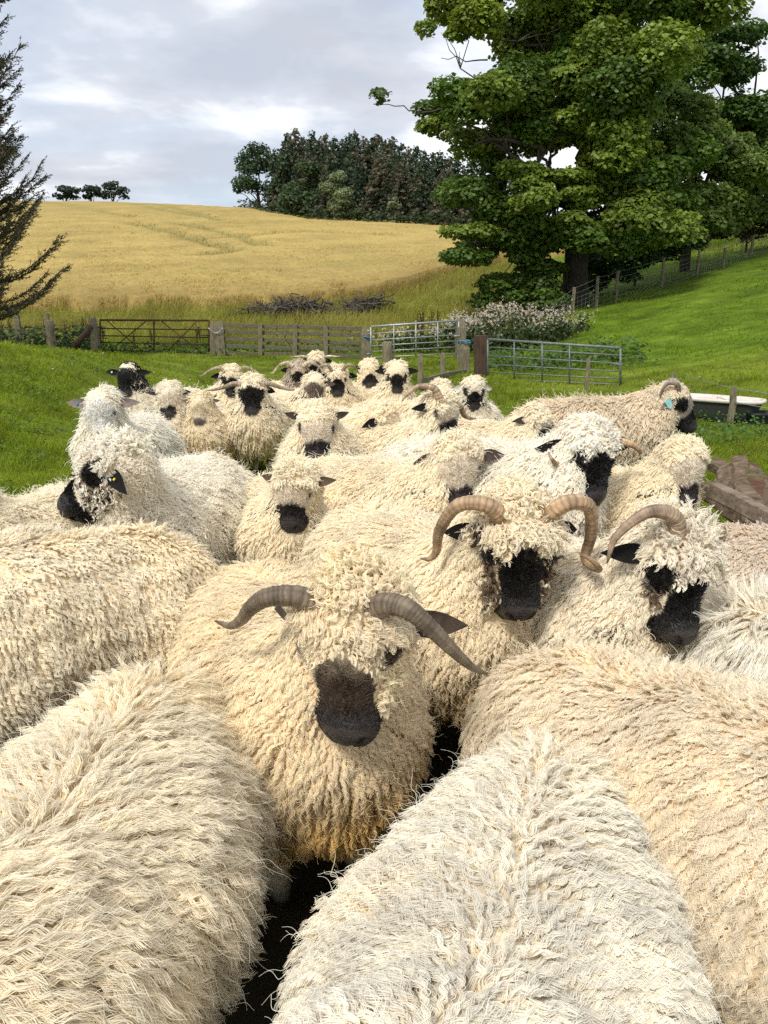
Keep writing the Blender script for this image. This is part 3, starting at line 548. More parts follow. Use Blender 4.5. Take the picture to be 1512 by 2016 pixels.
p, q_ = at_y(826, 750, 14.8), at_y(917, 730, 18.2); ob = mesh_obj('low_rail', *beam(p-p, q_-p, .10, .05, (0, 0, 1), .008, 6, .008), M_wood, smooth=False); ob.location = p; tag(ob, 'pale low sloping board nailed between the narrow stakes', 'rail')
gate('long dull grey steel gate standing open on the right', ((960, 668, 745), (1221, 685, 757)), (16.9, 14.9), M_zinc_dark, (0, .22, .44, .645, 1), (0, .20, .42, .64, .84, 1.0), rt=.027)
b_ = at_y(900, 652, 22); 
# wire fence climbing to the right, with posts
RF = [(1062,640,600,27.5),(1126,628,572,29.2),(1174,604,546,30.6),(1212,598,541,31.2),(1303,562,508,33.2),(1372,535,489,35.0),(1424,521,485,36.2),(1478,505,468,38),(1540,486,450,40)]
wf = tag(empty('wire_fence', gpt(1212, 598, 31.2)), 'wire netting stock fence with slim pale posts climbing the hill under the sycamore', 'wire fence'); o = local(wf); tops = []
for px, pb, pt, y in RF:
    p = gpt(px, pb, y); h = (pb-pt)/FPX*y; timber('post', o(p), o(p+[.02*rng.normal(), 0, h]), .10, .10, wf, M_wood); tops.append((p, h))
for f in (.06, .2, .34, .48, .62, .78, .97):
    for (p, h), (q_, h2) in zip(tops[:-1], tops[1:]):
        a, b = o(p+[0, -.06, h*f]), o(q_+[0, -.06, h2*f]); t = np.linspace(0, 1, 6)[:, None]; c = a+(b-a)*t; c[:, 2] -= .025*(t*(1-t)*4)[:, 0]; mesh_obj('wire', *tube(c, .0065 if f < .7 else .008, 5), M_zinc_dark, wf)
mesh_ = []
for (p, h), (q_, h2) in zip(tops[:-1], tops[1:]):
    m = max(3, int(np.linalg.norm(q_-p)/.3))
    for k in range(1, m):
        f = k/m; a = o(p+(q_-p)*f+[0, -.06, .03]); b = o(p+(q_-p)*f+[0, -.06, (h+(h2-h)*f)*.62]); mesh_.append(tube(np.linspace(a, b, 2), .0045, 4, False))
tag(mesh_obj('netting_stays', *join(mesh_), M_zinc_dark, wf), kind='stuff')
for k, px in enumerate(range(1064, 1124, 9)):
    p = gpt(px, 634-(px-1064)*.12, 27.6+.025*(px-1064)); timber('paling', o(p), o(p+[.03*rng.normal(), 0, .52+.05*rng.normal()]), .07, .02, wf, M_wood, 2)
# low wire fence by the trough
for px, pb, pt, y, w_, lab in [(1154, 772, 707, 14.0, .032, 'pale slim stake in front of the right part of the grey gate'), (1164, 740, 726, 13.5, .032, 'top of a stake just above the back of the sideways sheep'), (1438, 828, 749, 10.1, .036, 'slim stake standing in front of the white rimmed bath trough')]:
    p = gpt(px, pb, y); h = (pb-pt)/FPX*y
    if px == 1164: p = gpt(1325, 742, 13.5); h = .40
    ob = timber('fence_stake', [0, 0, 0], [0.0, 0, h], w_*2, w_*2, None, M_wood, cap=1); ob.location = p; tag(ob, lab if px != 1164 else 'short stake behind the head of the sideways sheep', 'post')
lw = tag(empty('trough_wire', gpt(1438, 828, 10.1)), 'two thin wires strung past the stake by the bath trough', 'wire fence'); o = local(lw)
for h in (.32, .50):
    pts = [gpt(1325, 742, 13.5)+[0, 0, h*.7], gpt(1438, 828, 10.1)+[0, 0, h], at_y(1600, 830, 8.9)+[0, 0, .05]]; pts[2][2] = Hs(pts[2][0], pts[2][1])+h; mesh_obj('wire', *tube(o(np.array(pts)), .004, 5), M_zinc, lw)
# old bath used as a trough
bc = at_y(1408, 812, 10.6); bc[2] = Hs(bc[0], bc[1]); bath = tag(empty('bath_trough', bc, math.radians(-36)), 'old cast iron bath with white enamel rim used as a water trough', 'trough')
L2, W2, n = .62, .27, 40; a = np.arange(n)/n*2*np.pi; se = lambda v: np.sign(v)*np.abs(v)**.62; ring = np.stack([se(np.cos(a))*L2, se(np.sin(a))*W2], 1)
hz = .30
def loft(rings):
    V = np.concatenate(rings); k = len(rings); i, j = np.meshgrid(np.arange(k-1), np.arange(n), indexing='ij'); i = i.ravel(); j = j.ravel(); return V, np.stack([i*n+j, i*n+(j+1) % n, (i+1)*n+(j+1) % n, (i+1)*n+j], 1)
R3 = lambda s, z, sy=None: np.concatenate([ring*[s, sy or s], np.full((n, 1), z)], 1)
V, F = loft([R3(.72, .0), R3(.82, .10), R3(.93, hz-.03), R3(.95, hz)]); mesh_obj('basin', V, [F, np.arange(n)[None, ::-1]], mat_grain('bath_iron', (.022, .026, .022), (.055, .062, .05), nscale=9, rough=.9), bath)
M_en = mat_grain('enamel', (.60, .52, .45), (.80, .77, .72), nscale=3, rough=.35, bump=.02, spots=((.42, .22, .12), 6, .62))
V, F = loft([R3(.945, hz-.015), R3(1.0, hz-.015, 1.03), R3(1.015, hz+.012, 1.06), R3(.99, hz+.035, 1.02), R3(.90, hz+.03, .86), R3(.86, hz-.02, .82)]); mesh_obj('rim', V, F, M_en, bath)
V, F = loft([R3(.86, hz-.02, .82), R3(.80, hz-.12, .72), R3(.6, hz-.14, .5)]); mesh_obj('inner_wall', V, [F, np.arange(2*n, 3*n)[None]], M_en, bath)
mw, t_ = mat_new('trough_water'); o_ = N(t_, 'ShaderNodeOutputMaterial'); p_ = N(t_, 'ShaderNodeBsdfPrincipled'); p_.inputs['Base Color'].default_value = (.30, .22, .17, 1); p_.inputs['Roughness'].default_value = .12; t_.links.new(p_.outputs[0], o_.inputs[0])
mesh_obj('water', R3(.855, hz-.022, .80), np.arange(n)[None], mw, bath)
# black plastic drinker at the right edge
dc = at_y(1500, 826, 10.2); dc[2] = Hs(dc[0], dc[1]); dr_ = tag(empty('drinker', dc, .1), 'low black plastic drinker beside the bath at the right edge', 'trough'); mk = mat_grain('black_plastic', (.012, .014, .016), (.03, .033, .036), nscale=6, rough=.5)
V, F = loft([R3(.30, 0, .55), R3(.34, .12, .62), R3(.36, .13, .66), R3(.36, .16, .66), R3(.31, .16, .56), R3(.29, .05, .5)]); mesh_obj('tub', V, [F, np.arange(5*n, 6*n)[None]], mk, dr_)
# heap of stacked timber offcuts at the right edge
LG = [(1441,932,4.62,.10,.12,.30,112,'dark timber block at the back left top of the heap, beside the grass'),(1457,942,4.50,.15,.13,.32,68,'biggest pale edged block on top of the heap'),(1489,938,4.55,.12,.11,.26,80,'reddish timber offcut at the top right of the heap'),(1425,946,4.40,.07,.12,.30,60,'small pale offcut at the left end of the heap'),(1432,966,4.30,.09,.15,.34,50,'flat pale offcut lying under the small one at the left end'),(1476,962,4.36,.15,.15,.34,62,'broad mossy block in the middle of the heap'),(1508,964,4.40,.13,.13,.34,100,'dark rough block at the right edge of the heap'),(1450,978,4.30,.14,.13,.36,95,'shaded block in the dark middle of the heap'),(1486,988,4.22,.15,.14,.36,70,'splintered block low on the right of the heap'),(1515,992,4.15,.14,.14,.36,60,'blackened block at the bottom right of the heap'),(1440,1000,4.10,.13,.13,.40,110,'shaded block at the bottom left of the heap'),(1466,1012,4.05,.13,.13,.40,75,'block on the ground behind the sloping beam'),(1500,1022,4.0,.14,.13,.4,100,'block on the ground at the right foot of the heap')]
M_log = [mat_grain('old_timber', (.05, .034, .022), (.25, .19, .125), (3, 9, 9), 4, .95, bump=.5), mat_grain('mossy_timber', (.05, .042, .02), (.20, .165, .08), (3, 9, 9), 4, .95, bump=.5), mat_grain('red_timber', (.07, .035, .022), (.17, .085, .055), (3, 9, 9), 4, .95, bump=.5)]
for k, (px, py, y, w_, t__, L_, az, lab) in enumerate(LG):
    c = at_y(px, py, y); c[2] = max(c[2], Hs(c[0], c[1])+.05); d = np.array([math.cos(math.radians(az)), math.sin(math.radians(az)), rng.uniform(.05, .45)]); w_ *= .78; t__ *= .74; V, F = beam(-d*L_/2, d*L_/2, w_, t__, (rng.normal()*.3, rng.normal()*.3, 1), .012, 4, .006)
    ob = mesh_obj('timber_block', V, F, M_log[2] if 'red' in lab else M_log[1] if 'mossy' in lab else M_log[0], smooth=False); ob.location = c; tag(ob, lab, 'timber', 'timber blocks of the heap')
p, q_ = at_y(1402, 962, 3.95), at_y(1560, 1045, 3.55); ob = mesh_obj('timber_beam', *beam(p-p, q_-p, .088, .060, (0, 0, 1), .008, 6, .003), mat_grain('grey_beam', (.12, .09, .065), (.32, .26, .20), (2, 9, 9), 4, .9, bump=.4), smooth=False); ob.location = p; tag(ob, 'long grey weathered beam sloping down in front of the timber heap', 'timber')
# brushwood
def brush(name, label, c, rx, ry, h, n, L):
    r = tag(empty(name, c), label, 'brushwood'); ms = []
    for k in range(6):
        t = np.linspace(-.5, .5, 6)[:, None]; p = np.concatenate([t, .12*rng.normal(size=(6, 1))*(np.abs(t)+.2), .10*rng.normal(size=(6, 1))], 1); pr = [tube(p, np.linspace(.035, .010, 6), 5)]
        for s in range(3): a0 = p[rng.integers(1, 5)]; pr.append(tube(np.array([a0, a0+[.14, .06*rng.normal(), .12*rng.normal()], a0+[.28, .15*rng.normal(), .16*rng.normal()]]), [.014, .010, .004], 4))
        ms.append(build_mesh('branch', *join(pr), M_stick))
    for k in range(n):
        x = rng.normal()*.45; o = link('branch', ms[k % 6], r); o.scale = (L*rng.uniform(.6, 1.3),)*3; o.location = (x*rx*1.3, rng.normal()*ry*.5, h*rng.random()*max(.1, 1-abs(x))*1.0+.04); o.rotation_euler = (rng.uniform(0, 6.28), rng.normal()*.28, rng.normal()*.55+(3.14 if rng.random() < .5 else 0))
M_stick = mat_grain('dead_branch', (.045, .037, .031), (.155, .135, .115), (6, 6, 6), 3, .95, bump=.4)
c = gpt(585, 612, 35); brush('brushwood_pile', 'long pile of grey dead branches in the rough grass', c, 2.2, .9, .50, 110, 1.4)
c = gpt(728, 606, 35.5); brush('brushwood_pile', 'smaller heap of twigs right of the long brushwood pile', c, .9, .6, .7, 34, 1.4)
# creeping thistles gone to seed, docks
def thistle(label, cx, pb, y, rx, ry, h, n, white, group):
    B = gpt(cx, pb, y); r = tag(empty('thistle_clump', B), label, 'thistle', group); x = rng.normal(size=n)*rx*.5; yv = rng.normal(size=n)*ry*.5; hh = h*rng.uniform(.65, 1.1, n)*np.clip(1.1-.35*np.abs(x)/rx, .5, 1.1)
    gz = H(B[0]+x, B[1]+yv)-B[2]; P0 = np.stack([x, yv, gz], -1); top = P0+np.stack([rng.normal(size=n)*.1, rng.normal(size=n)*.08, hh], -1)
    tag(mesh_obj('stems', *join([tube(np.array([a, (a+b)/2+rng.normal(size=3)*.03, b]), [.010, .008, .005], 4, False) for a, b in zip(P0, top)]), M_stem, r), kind='stuff')
    m = 11; cs = np.repeat(P0, m, 0)+(np.repeat(top-P0, m, 0))*rng.uniform(.1, .92, (n*m, 1))+rng.normal(size=(n*m, 3))*.06; V, F, T = leaf_cards(cs, rng.uniform(.07, .15, n*m), unit(rng.normal(size=(n*m, 3))*.6+[0, -.3, .7]), np.array([.055, .09, .022])*rng.uniform(.6, 1.5, (n*m, 1))); tag(mesh_obj('leaves', V, F, M_leaf, r, T), kind='stuff')
    k = int(n*white); cs = top[rng.integers(0, n, k)]+rng.normal(size=(k, 3))*np.array([.12, .12, .13]); pts = rng.normal(size=(k, 9, 3)); q = (cs[:, None]+unit(pts)*rng.uniform(.015, .032, (k, 1, 1))).reshape(-1, 3); V, F, T = leaf_cards(q, rng.uniform(.02, .04, len(q)), unit(rng.normal(size=(len(q), 3))+[0, -.3, .6]), np.array([.80, .72, .62])*rng.uniform(.75, 1.2, (len(q), 1))); tag(mesh_obj('seed_heads', V, F, M_leaf, r, T), kind='stuff')
M_stem = mat_grain('plant_stem', (.05, .07, .02), (.12, .12, .045), nscale=5)
thistle('largest clump of white fluffy thistles, below the bramble bush', 990, 655, 26.0, 1.6, .8, 1.15, 120, 6, 'thistle clumps')
thistle('white fluffy thistles left of the largest clump, behind the galvanised gate', 905, 665, 25.8, .9, .6, .95, 60, 5, 'thistle clumps')
thistle('lower thistle clump seen through the galvanised gate', 800, 690, 24.8, 1.3, .5, .70, 50, 3, 'thistle clumps')
thistle('small clump of thistles at the foot of the first wire fence post', 1082, 665, 25.0, .7, .5, .75, 40, 4, 'thistle clumps')
thistle('sparse thistles growing out in the pasture right of the wire fence', 1130, 655, 25.6, .6, .5, .55, 18, 2.5, 'thistle clumps')
thistle('green leafy thistle bed between the dark sleeper post and the hedge', 1000, 675, 24.6, 1.3, .6, .75, 90, .25, 'thistle clumps')
def dock_mesh(seed):
    r = np.random.default_rng(seed); pr = [tube(np.array([[0, 0, 0], [.02, 0, .5], [0, 0, 1.0]]), [.012, .010, .004], 5)]
    cs = []
    for s in range(5):
        a = r.uniform(0, 6.28); b = np.array([0, 0, r.uniform(.35, .7)]); e = b+np.array([math.cos(a)*.10, math.sin(a)*.10, .28]); pr.append(tube(np.array([b, e]), [.006, .003], 4)); cs += [b+(e-b)*t+r.normal(size=3)*.012 for t in np.linspace(.1, 1, 26)]
    cs += [np.array([0, 0, z])+r.normal(size=3)*.018 for z in np.linspace(.55, 1.02, 50)]; cs = np.array(cs); V, F, T = leaf_cards(cs, r.uniform(.018, .04, len(cs)), unit(r.normal(size=(len(cs), 3))), np.array([.105, .042, .022])*r.uniform(.6, 1.5, (len(cs), 1)))
    return build_mesh('seed_spike', V, F, M_leaf, T), build_mesh('stem', *join(pr), M_dstem)
M_dstem = mat_grain('dock_stem', (.06, .028, .015), (.14, .07, .035), nscale=5); dm = [dock_mesh(s) for s in range(3)]
for k, (px, pb, y, h) in enumerate([(822,640,26.5,1.15),(832,642,26.3,1.3),(812,646,26.0,.8),(800,650,26,.7),(850,625,29,1.1),(862,622,29.3,1.0),(855,640,27,.8),(130,668,26,.85),(165,655,26.6,1.0),(172,660,26.4,.85),(88,655,27,.9),(205,690,25.4,.75),(265,690,25.4,.6),(300,692,25.4,.7),(395,690,25.6,.75),(390,692,25.2,.85),(545,650,27.5,.7),(560,655,27,.6),(600,648,28,.6),(690,650,27,.7),(20,650,27,.9),(5,652,27,.8),(640,655,26.6,.55),(740,655,26.8,.6)]):
    p = gpt(px, pb, y); r = tag(empty('dock_plant', p, rng.uniform(0, 6)), 'dry red brown dock seed spike in the rough grass', 'dock plant', 'docks gone to seed'); r.scale = (h, h, h); s_, t_ = dm[k % 3]; link('seed_spike', s_, r); link('stem', t_, r)
# ------------------------------------------------------------------ sheep
def rcone(P, a, b, r1, r2, sy=1.0):
    a = np.asarray(a, np.float32); ba = np.asarray(b, np.float32)-a; D = P-a; t = np.clip((D@ba)/max(float(ba@ba), 1e-9), 0, 1)
    E = D-t[..., None]*ba
    if sy != 1: E = E*np.array([1, 1/sy, 1], np.float32)
    return np.sqrt(np.einsum('...i,...i', E, E))-(r1+(r2-r1)*t)
def ellip(P, c, r):
    r = np.asarray(r, np.float32); E = (P-np.asarray(c, np.float32)); k = np.linalg.norm(E/r, axis=-1); k2 = np.linalg.norm(E/(r*r), axis=-1)
    return k*(k-1)/np.maximum(k2, 1e-6)
def smin(a, b, k):
    h = np.maximum(k-np.abs(a-b), 0)/k; return np.minimum(a, b)-h*h*k*.25
class Shape:
    def __init__(s, hp, R, fat=1.0, deep=False, hs=1.0):
        s.hp, s.R, s.fat, s.deep, s.hs = np.asarray(hp, np.float32), np.asarray(R, np.float32), fat, deep, hs
    def head(s, P):
        q = (P-s.hp)@(s.R/s.hs)
        d = ellip(q, (-.01, 0, .005), (.125, .098, .105))
        d = smin(d, rcone(q, (.05, 0, -.018), (.195, 0, -.052), .080, .055, .96), .05)
        d = smin(d, rcone(q, (.0, 0, -.065), (.183, 0, -.090), .064, .033, .92), .03)
        d = smin(d, rcone(q, (.208, -.017, -.062), (.208, .017, -.062), .042, .042), .03)
        for y in (-1, 1): d = smin(d, ellip(q, (.055, .068*y, .028), (.034, .022, .024)), .03)
        if s.deep:
            for y in (-1, 1): d = -smin(-d, rcone(q, (.250, .018*y, -.056), (.236, .036*y, -.038), .0125, .008), .008)
            d = -smin(-d, ellip(q, (.228, 0, -.0915), (.050, .060, .0075)), .006)
            d = -smin(-d, ellip(q, (.255, 0, -.074), (.022, .0035, .020)), .006)
        return d*s.hs, q
    def body(s, P):
        f = s.fat; k = .10
        d = rcone(P, (-.42, 0, .525), (-.08, 0, .50), .225*f, .262*f, 1.10)
        d = smin(d, rcone(P, (-.08, 0, .50), (.24, 0, .52), .262*f, .232*f, 1.06), k)
        d = smin(d, rcone(P, (.30, 0, .46), (.27, 0, .60), .17*f, .19*f), k)
        nb = np.array([.29, 0, .62], np.float32); he = s.hp-s.R[:, 0]*.03-s.R[:, 2]*.02
        d = smin(d, rcone(P, nb, he, .19, .115), .12)
        for y in (-1, 1):
            d = smin(d, rcone(P, (.20, .125*y, .45), (.21, .125*y, .24), .10, .058), .06); d = smin(d, rcone(P, (.21, .125*y, .24), (.20, .12*y, .05), .050, .036), .03); d = smin(d, rcone(P, (.20, .12*y, .045), (.235, .12*y, .025), .040, .026), .02)
            d = smin(d, rcone(P, (-.42, .13*y, .45), (-.36, .14*y, .30), .15, .085), .06); d = smin(d, rcone(P, (-.36, .14*y, .30), (-.47, .13*y, .20), .072, .046), .03); d = smin(d, rcone(P, (-.47, .13*y, .20), (-.44, .13*y, .05), .043, .035), .03); d = smin(d, rcone(P, (-.44, .13*y, .045), (-.405, .13*y, .025), .040, .027), .02)
        d = smin(d, rcone(P, (-.62, 0, .58), (-.68, 0, .36), .045, .035), .04)
        d = smin(d, ellip(P, (-.60, 0, .55), (.08, .13, .12)), .1)
        return d+(0 if s.fat == 0 else .010*vnoise(P, 9.0, 1).astype(np.float32))
    def __call__(s, P):
        P = np.asarray(P, np.float32); dh, q = s.head(P); return smin(s.body(P), dh, .05)
    def normal(s, P, e=.004):
        g = np.zeros(P.shape, np.float32)
        for k in ((1, -1, -1), (-1, -1, 1), (-1, 1, -1), (1, 1, 1)): k = np.array(k, np.float32); g += k*s(P+k*e)[..., None]
        return unit(g)
def surface_nets(fn, lo, hi, h):
    lo, hi = np.asarray(lo, float), np.asarray(hi, float); n = np.ceil((hi-lo)/h).astype(int)+1
    ax = [lo[i]+h*np.arange(n[i]) for i in range(3)]; G = np.stack(np.meshgrid(*ax, indexing='ij'), -1).astype(np.float32)
    v = np.concatenate([fn(G[i:i+24]) for i in range(0, n[0], 24)]); ins = v < 0
    c = [(i, j, k) for i in (0, 1) for j in (0, 1) for k in (0, 1)]; sl = lambda A, o: A[o[0]:n[0]-1+o[0], o[1]:n[1]-1+o[1], o[2]:n[2]-1+o[2]]
    cnt = sum(sl(ins, o).astype(np.int8) for o in c); cells = np.argwhere((cnt > 0) & (cnt < 8)); idx = np.full(n-1, -1); idx[tuple(cells.T)] = np.arange(len(cells))
    S = np.zeros((len(cells), 3)); K = np.zeros(len(cells)); vv = {o: v[tuple((cells+o).T)] for o in c}
    for a in c:
        for d in range(3):
            if a[d]: continue
            b = list(a); b[d] = 1; b = tuple(b); va, vb = vv[a], vv[b]; m = (va < 0) != (vb < 0); t = va/(va-vb+1e-12)
            p = np.array(a, float)[None, :].repeat(len(cells), 0); p[:, d] += t; S[m] += p[m]; K[m] += 1
    V = lo+h*(cells+S/K[:, None]); F = []
    for d in range(3):
        e = [0, 0, 0]; e[d] = 1; A = ins[:n[0]-e[0], :n[1]-e[1], :n[2]-e[2]]; B = ins[e[0]:, e[1]:, e[2]:]; E = np.argwhere(A != B); o1, o2 = (d+1) % 3, (d+2) % 3
        ok = (E[:, o1] > 0) & (E[:, o2] > 0) & (E[:, o1] < n[o1]-1) & (E[:, o2] < n[o2]-1); E = E[ok]; fl = A[tuple(E.T)]
        def cell(a, b): X = E.copy(); X[:, o1] -= a; X[:, o2] -= b; return idx[tuple(X.T)]
        Qd = np.stack([cell(1, 1), cell(0, 1), cell(0, 0), cell(1, 0)], 1); Qd[~fl] = Qd[~fl][:, ::-1]; F.append(Qd)
    return V, np.concatenate(F)
def newton(sh, V, it=2):
    for _ in range(it): V = V-(sh.normal(V)*sh(V)[:, None]).astype(V.dtype)
    return V

M_horn = mat_tint('horn', rough=.5, spec=.35, nscale=22, namp=.28, bump=.3, bscale=70)
M_ear = mat_tint('ear_skin', rough=.8, spec=.15, nscale=40, namp=.25)
M_fur = mat_tint('face_fur', trans=.1, gloss=.04, rough=.42)
m_, t_ = mat_new('eye'); o_ = N(t_, 'ShaderNodeOutputMaterial'); p_ = N(t_, 'ShaderNodeBsdfPrincipled'); p_.inputs['Base Color'].default_value = (.012, .009, .006, 1); p_.inputs['Roughness'].default_value = .12; t_.links.new(p_.outputs[0], o_.inputs[0]); M_eye = m_
M_tag = {}
for nm, c in (('teal', (.25, .62, .62)), ('yellow', (.75, .70, .06)), ('blue', (.06, .22, .30)), ('white', (.7, .7, .68))):
    m_, t_ = mat_new('tag_'+nm); o_ = N(t_, 'ShaderNodeOutputMaterial'); p_ = N(t_, 'ShaderNodeBsdfPrincipled'); p_.inputs['Base Color'].default_value = (*c, 1); p_.inputs['Roughness'].default_value = .45; t_.links.new(p_.outputs[0], o_.inputs[0]); M_tag[nm] = m_
BLACK = np.array([.0105, .0092, .0090]); CREAM = np.array([.945, .87, .70]); WHITE = np.array([.945, .91, .81]); GREYW = np.array([.93, .885, .77]); TAN = np.array([.84, .71, .50]); BROWN = np.array([.07, .046, .032])
STY = dict(wool=CREAM, dark=BLACK, pale=np.array([.72, .65, .53]), df=.075, dw=.018, du=.35, patch=.042, ft=.055, fc=.115, top=1.0, ring=.0, ear=BLACK, eard=(-.05, 1, -.25), earl=.14, L=.060, curl=1.0, lam=.020, comb=.9, horn=None, hcol=(.30, .24, .17), all=False, grey=0.0, hs=.84, hh=1.0, sl=.55, ck=1.0, fr=.55, root=.93)
def face_col(q, st):
    """own colour of the short face hair: dark muzzle, eye patches, pale bridge"""
    n = vnoise(q, 38., 2)*.010+vnoise(q, 90., 1)*.004; g = sstep(st['df']-st['dw'], st['df']+st['dw'], q[..., 0]+st['du']*np.clip(q[..., 2], -.1, .06)*(np.abs(q[..., 1]) < .5)+n)
    ey = np.minimum(np.linalg.norm(q-np.array([.055, .088, .02]), axis=-1), np.linalg.norm(q-np.array([.055, -.088, .02]), axis=-1)); g2 = sstep(st['patch']+.008, st['patch']-.008, ey+n)
    if st['all']: g = np.ones_like(g)
    g = np.maximum(g, g2)[..., None]; c = st['pale']*(1-g)+st['dark']*g
    npd = sstep(.212, .232, q[..., 0]-.1*q[..., 2])[..., None]*g; c = c*(1-npd)+npd*np.array([.046, .040, .038])
    if 'bridge' in st:   # brown fur higher up the nose, black lips
        b = sstep(.155, .215, q[..., 0]-.2*q[..., 2])[..., None]; c = c*(1-g)+g*(st['bridge']*(1-b)+(BLACK*1.8*(1-npd)+npd*np.array([.050, .042, .039]))*b)
    if st.get('muzz') is not None:
        b = sstep(.20, .225, q[..., 0]+n)[..., None]; c = c*(1-b)+st['muzz']*b
    return c
def bald(q, st, n=0):
    th = st['fc']+(st['ft']-st['fc'])*sstep(-.045, .02, q[..., 2]); th = th+st['sl']*np.clip(np.abs(q[..., 1])-.020, 0, .05); return q[..., 0]+n > th
def ear_mesh(L, W):
    k, n = 12, 9; t = np.linspace(0, 1, k); w = W*np.sin(np.pi*np.clip(t*.93+.07, 0, 1)**.8)*.5+.002; a = np.linspace(-1, 1, n); top, bot = [], []
    for i in range(k):
        cup = .55*w[i]*(1-t[i]*.6); x = np.full(n, t[i]*L); y = a*w[i]; z = cup*(a*a)-.15*L*t[i]**2; top.append(np.stack([x, y, z+.003*(1-a*a)], 1)); bot.append(np.stack([x, y, z-.004*(1-a*a)], 1))
    V = np.concatenate(top+bot); F = []; o = k*n
    for i in range(k-1):
        for j in range(n-1): F.append((i*n+j, (i+1)*n+j, (i+1)*n+j+1, i*n+j+1)); F.append((o+i*n+j, o+i*n+j+1, o+(i+1)*n+j+1, o+(i+1)*n+j))
    return V, np.array(F)
def catmull(K, m):
    K = np.asarray(K, float); P = np.concatenate([[2*K[0]-K[1]], K, [2*K[-1]-K[-2]]]); u = np.linspace(0, len(K)-1-1e-6, m); i = u.astype(int); t = (u-i)[:, None]; p0, p1, p2, p3 = P[i], P[i+1], P[i+2], P[i+3]
    return .5*(2*p1+(p2-p0)*t+(2*p0-5*p1+4*p2-p3)*t*t+(3*p1-p0-3*p2+p3)*t**3)
def horn_mesh(K, r0, col, ridges):
    m, n = 220, 16; P = catmull(K, m); t = np.linspace(0, 1, m); ph = 2*np.pi*ridges*(t**1.2+.010*np.sin(17*t+r0*900)+.006*np.sin(41*t+2)); rd = r0*((1-t)**.72*.95+.05)*(1+.030*np.cos(ph)*(1-t)**.6+.018*np.cos(.43*ph+1))
    V, F = tube(P, rd, n); g = (.5-.5*np.cos(ph))*(1-t)**.7; c = np.asarray(col)[None]*(1.25-.75*g**3-.30*t+.20*np.sin(9*t+r0*500)+.14*np.sin(23*t)+.12*np.sin(61*t+1))[:, None]; c[t > .9] *= .7; c = np.repeat(c, n, 0)*(1+.22*np.tile(np.sin(np.arange(n)*2.4), m)*rng.uniform(.5, 1.3, m*n))[:, None]
    T = np.concatenate([c*rng.uniform(.88, 1.12, (m*n, 1)), c[:1], c[-1:]]); return V, F, T
def grow(P0, a, b, L, K, amp, turns, ph, e1, e2, offs, hel=.55):
    t = np.linspace(0, 1, K)[None, :, None]; w = 2*np.pi*turns[:, None, None]*t+ph[:, None, None]; rp = amp[:, None, None]*(.15+.85*np.minimum(t*2.2, 1))
    return P0[:, None]+offs[:, None]*(1-.80*t**.8)+L[:, None, None]*((t-.5*t*t)*a[:, None]+.62*t*t*b[:, None])+rp*(np.cos(w)*e1[:, None]+np.asarray(hel).reshape(-1, 1, 1)*np.sin(w)*e2[:, None])
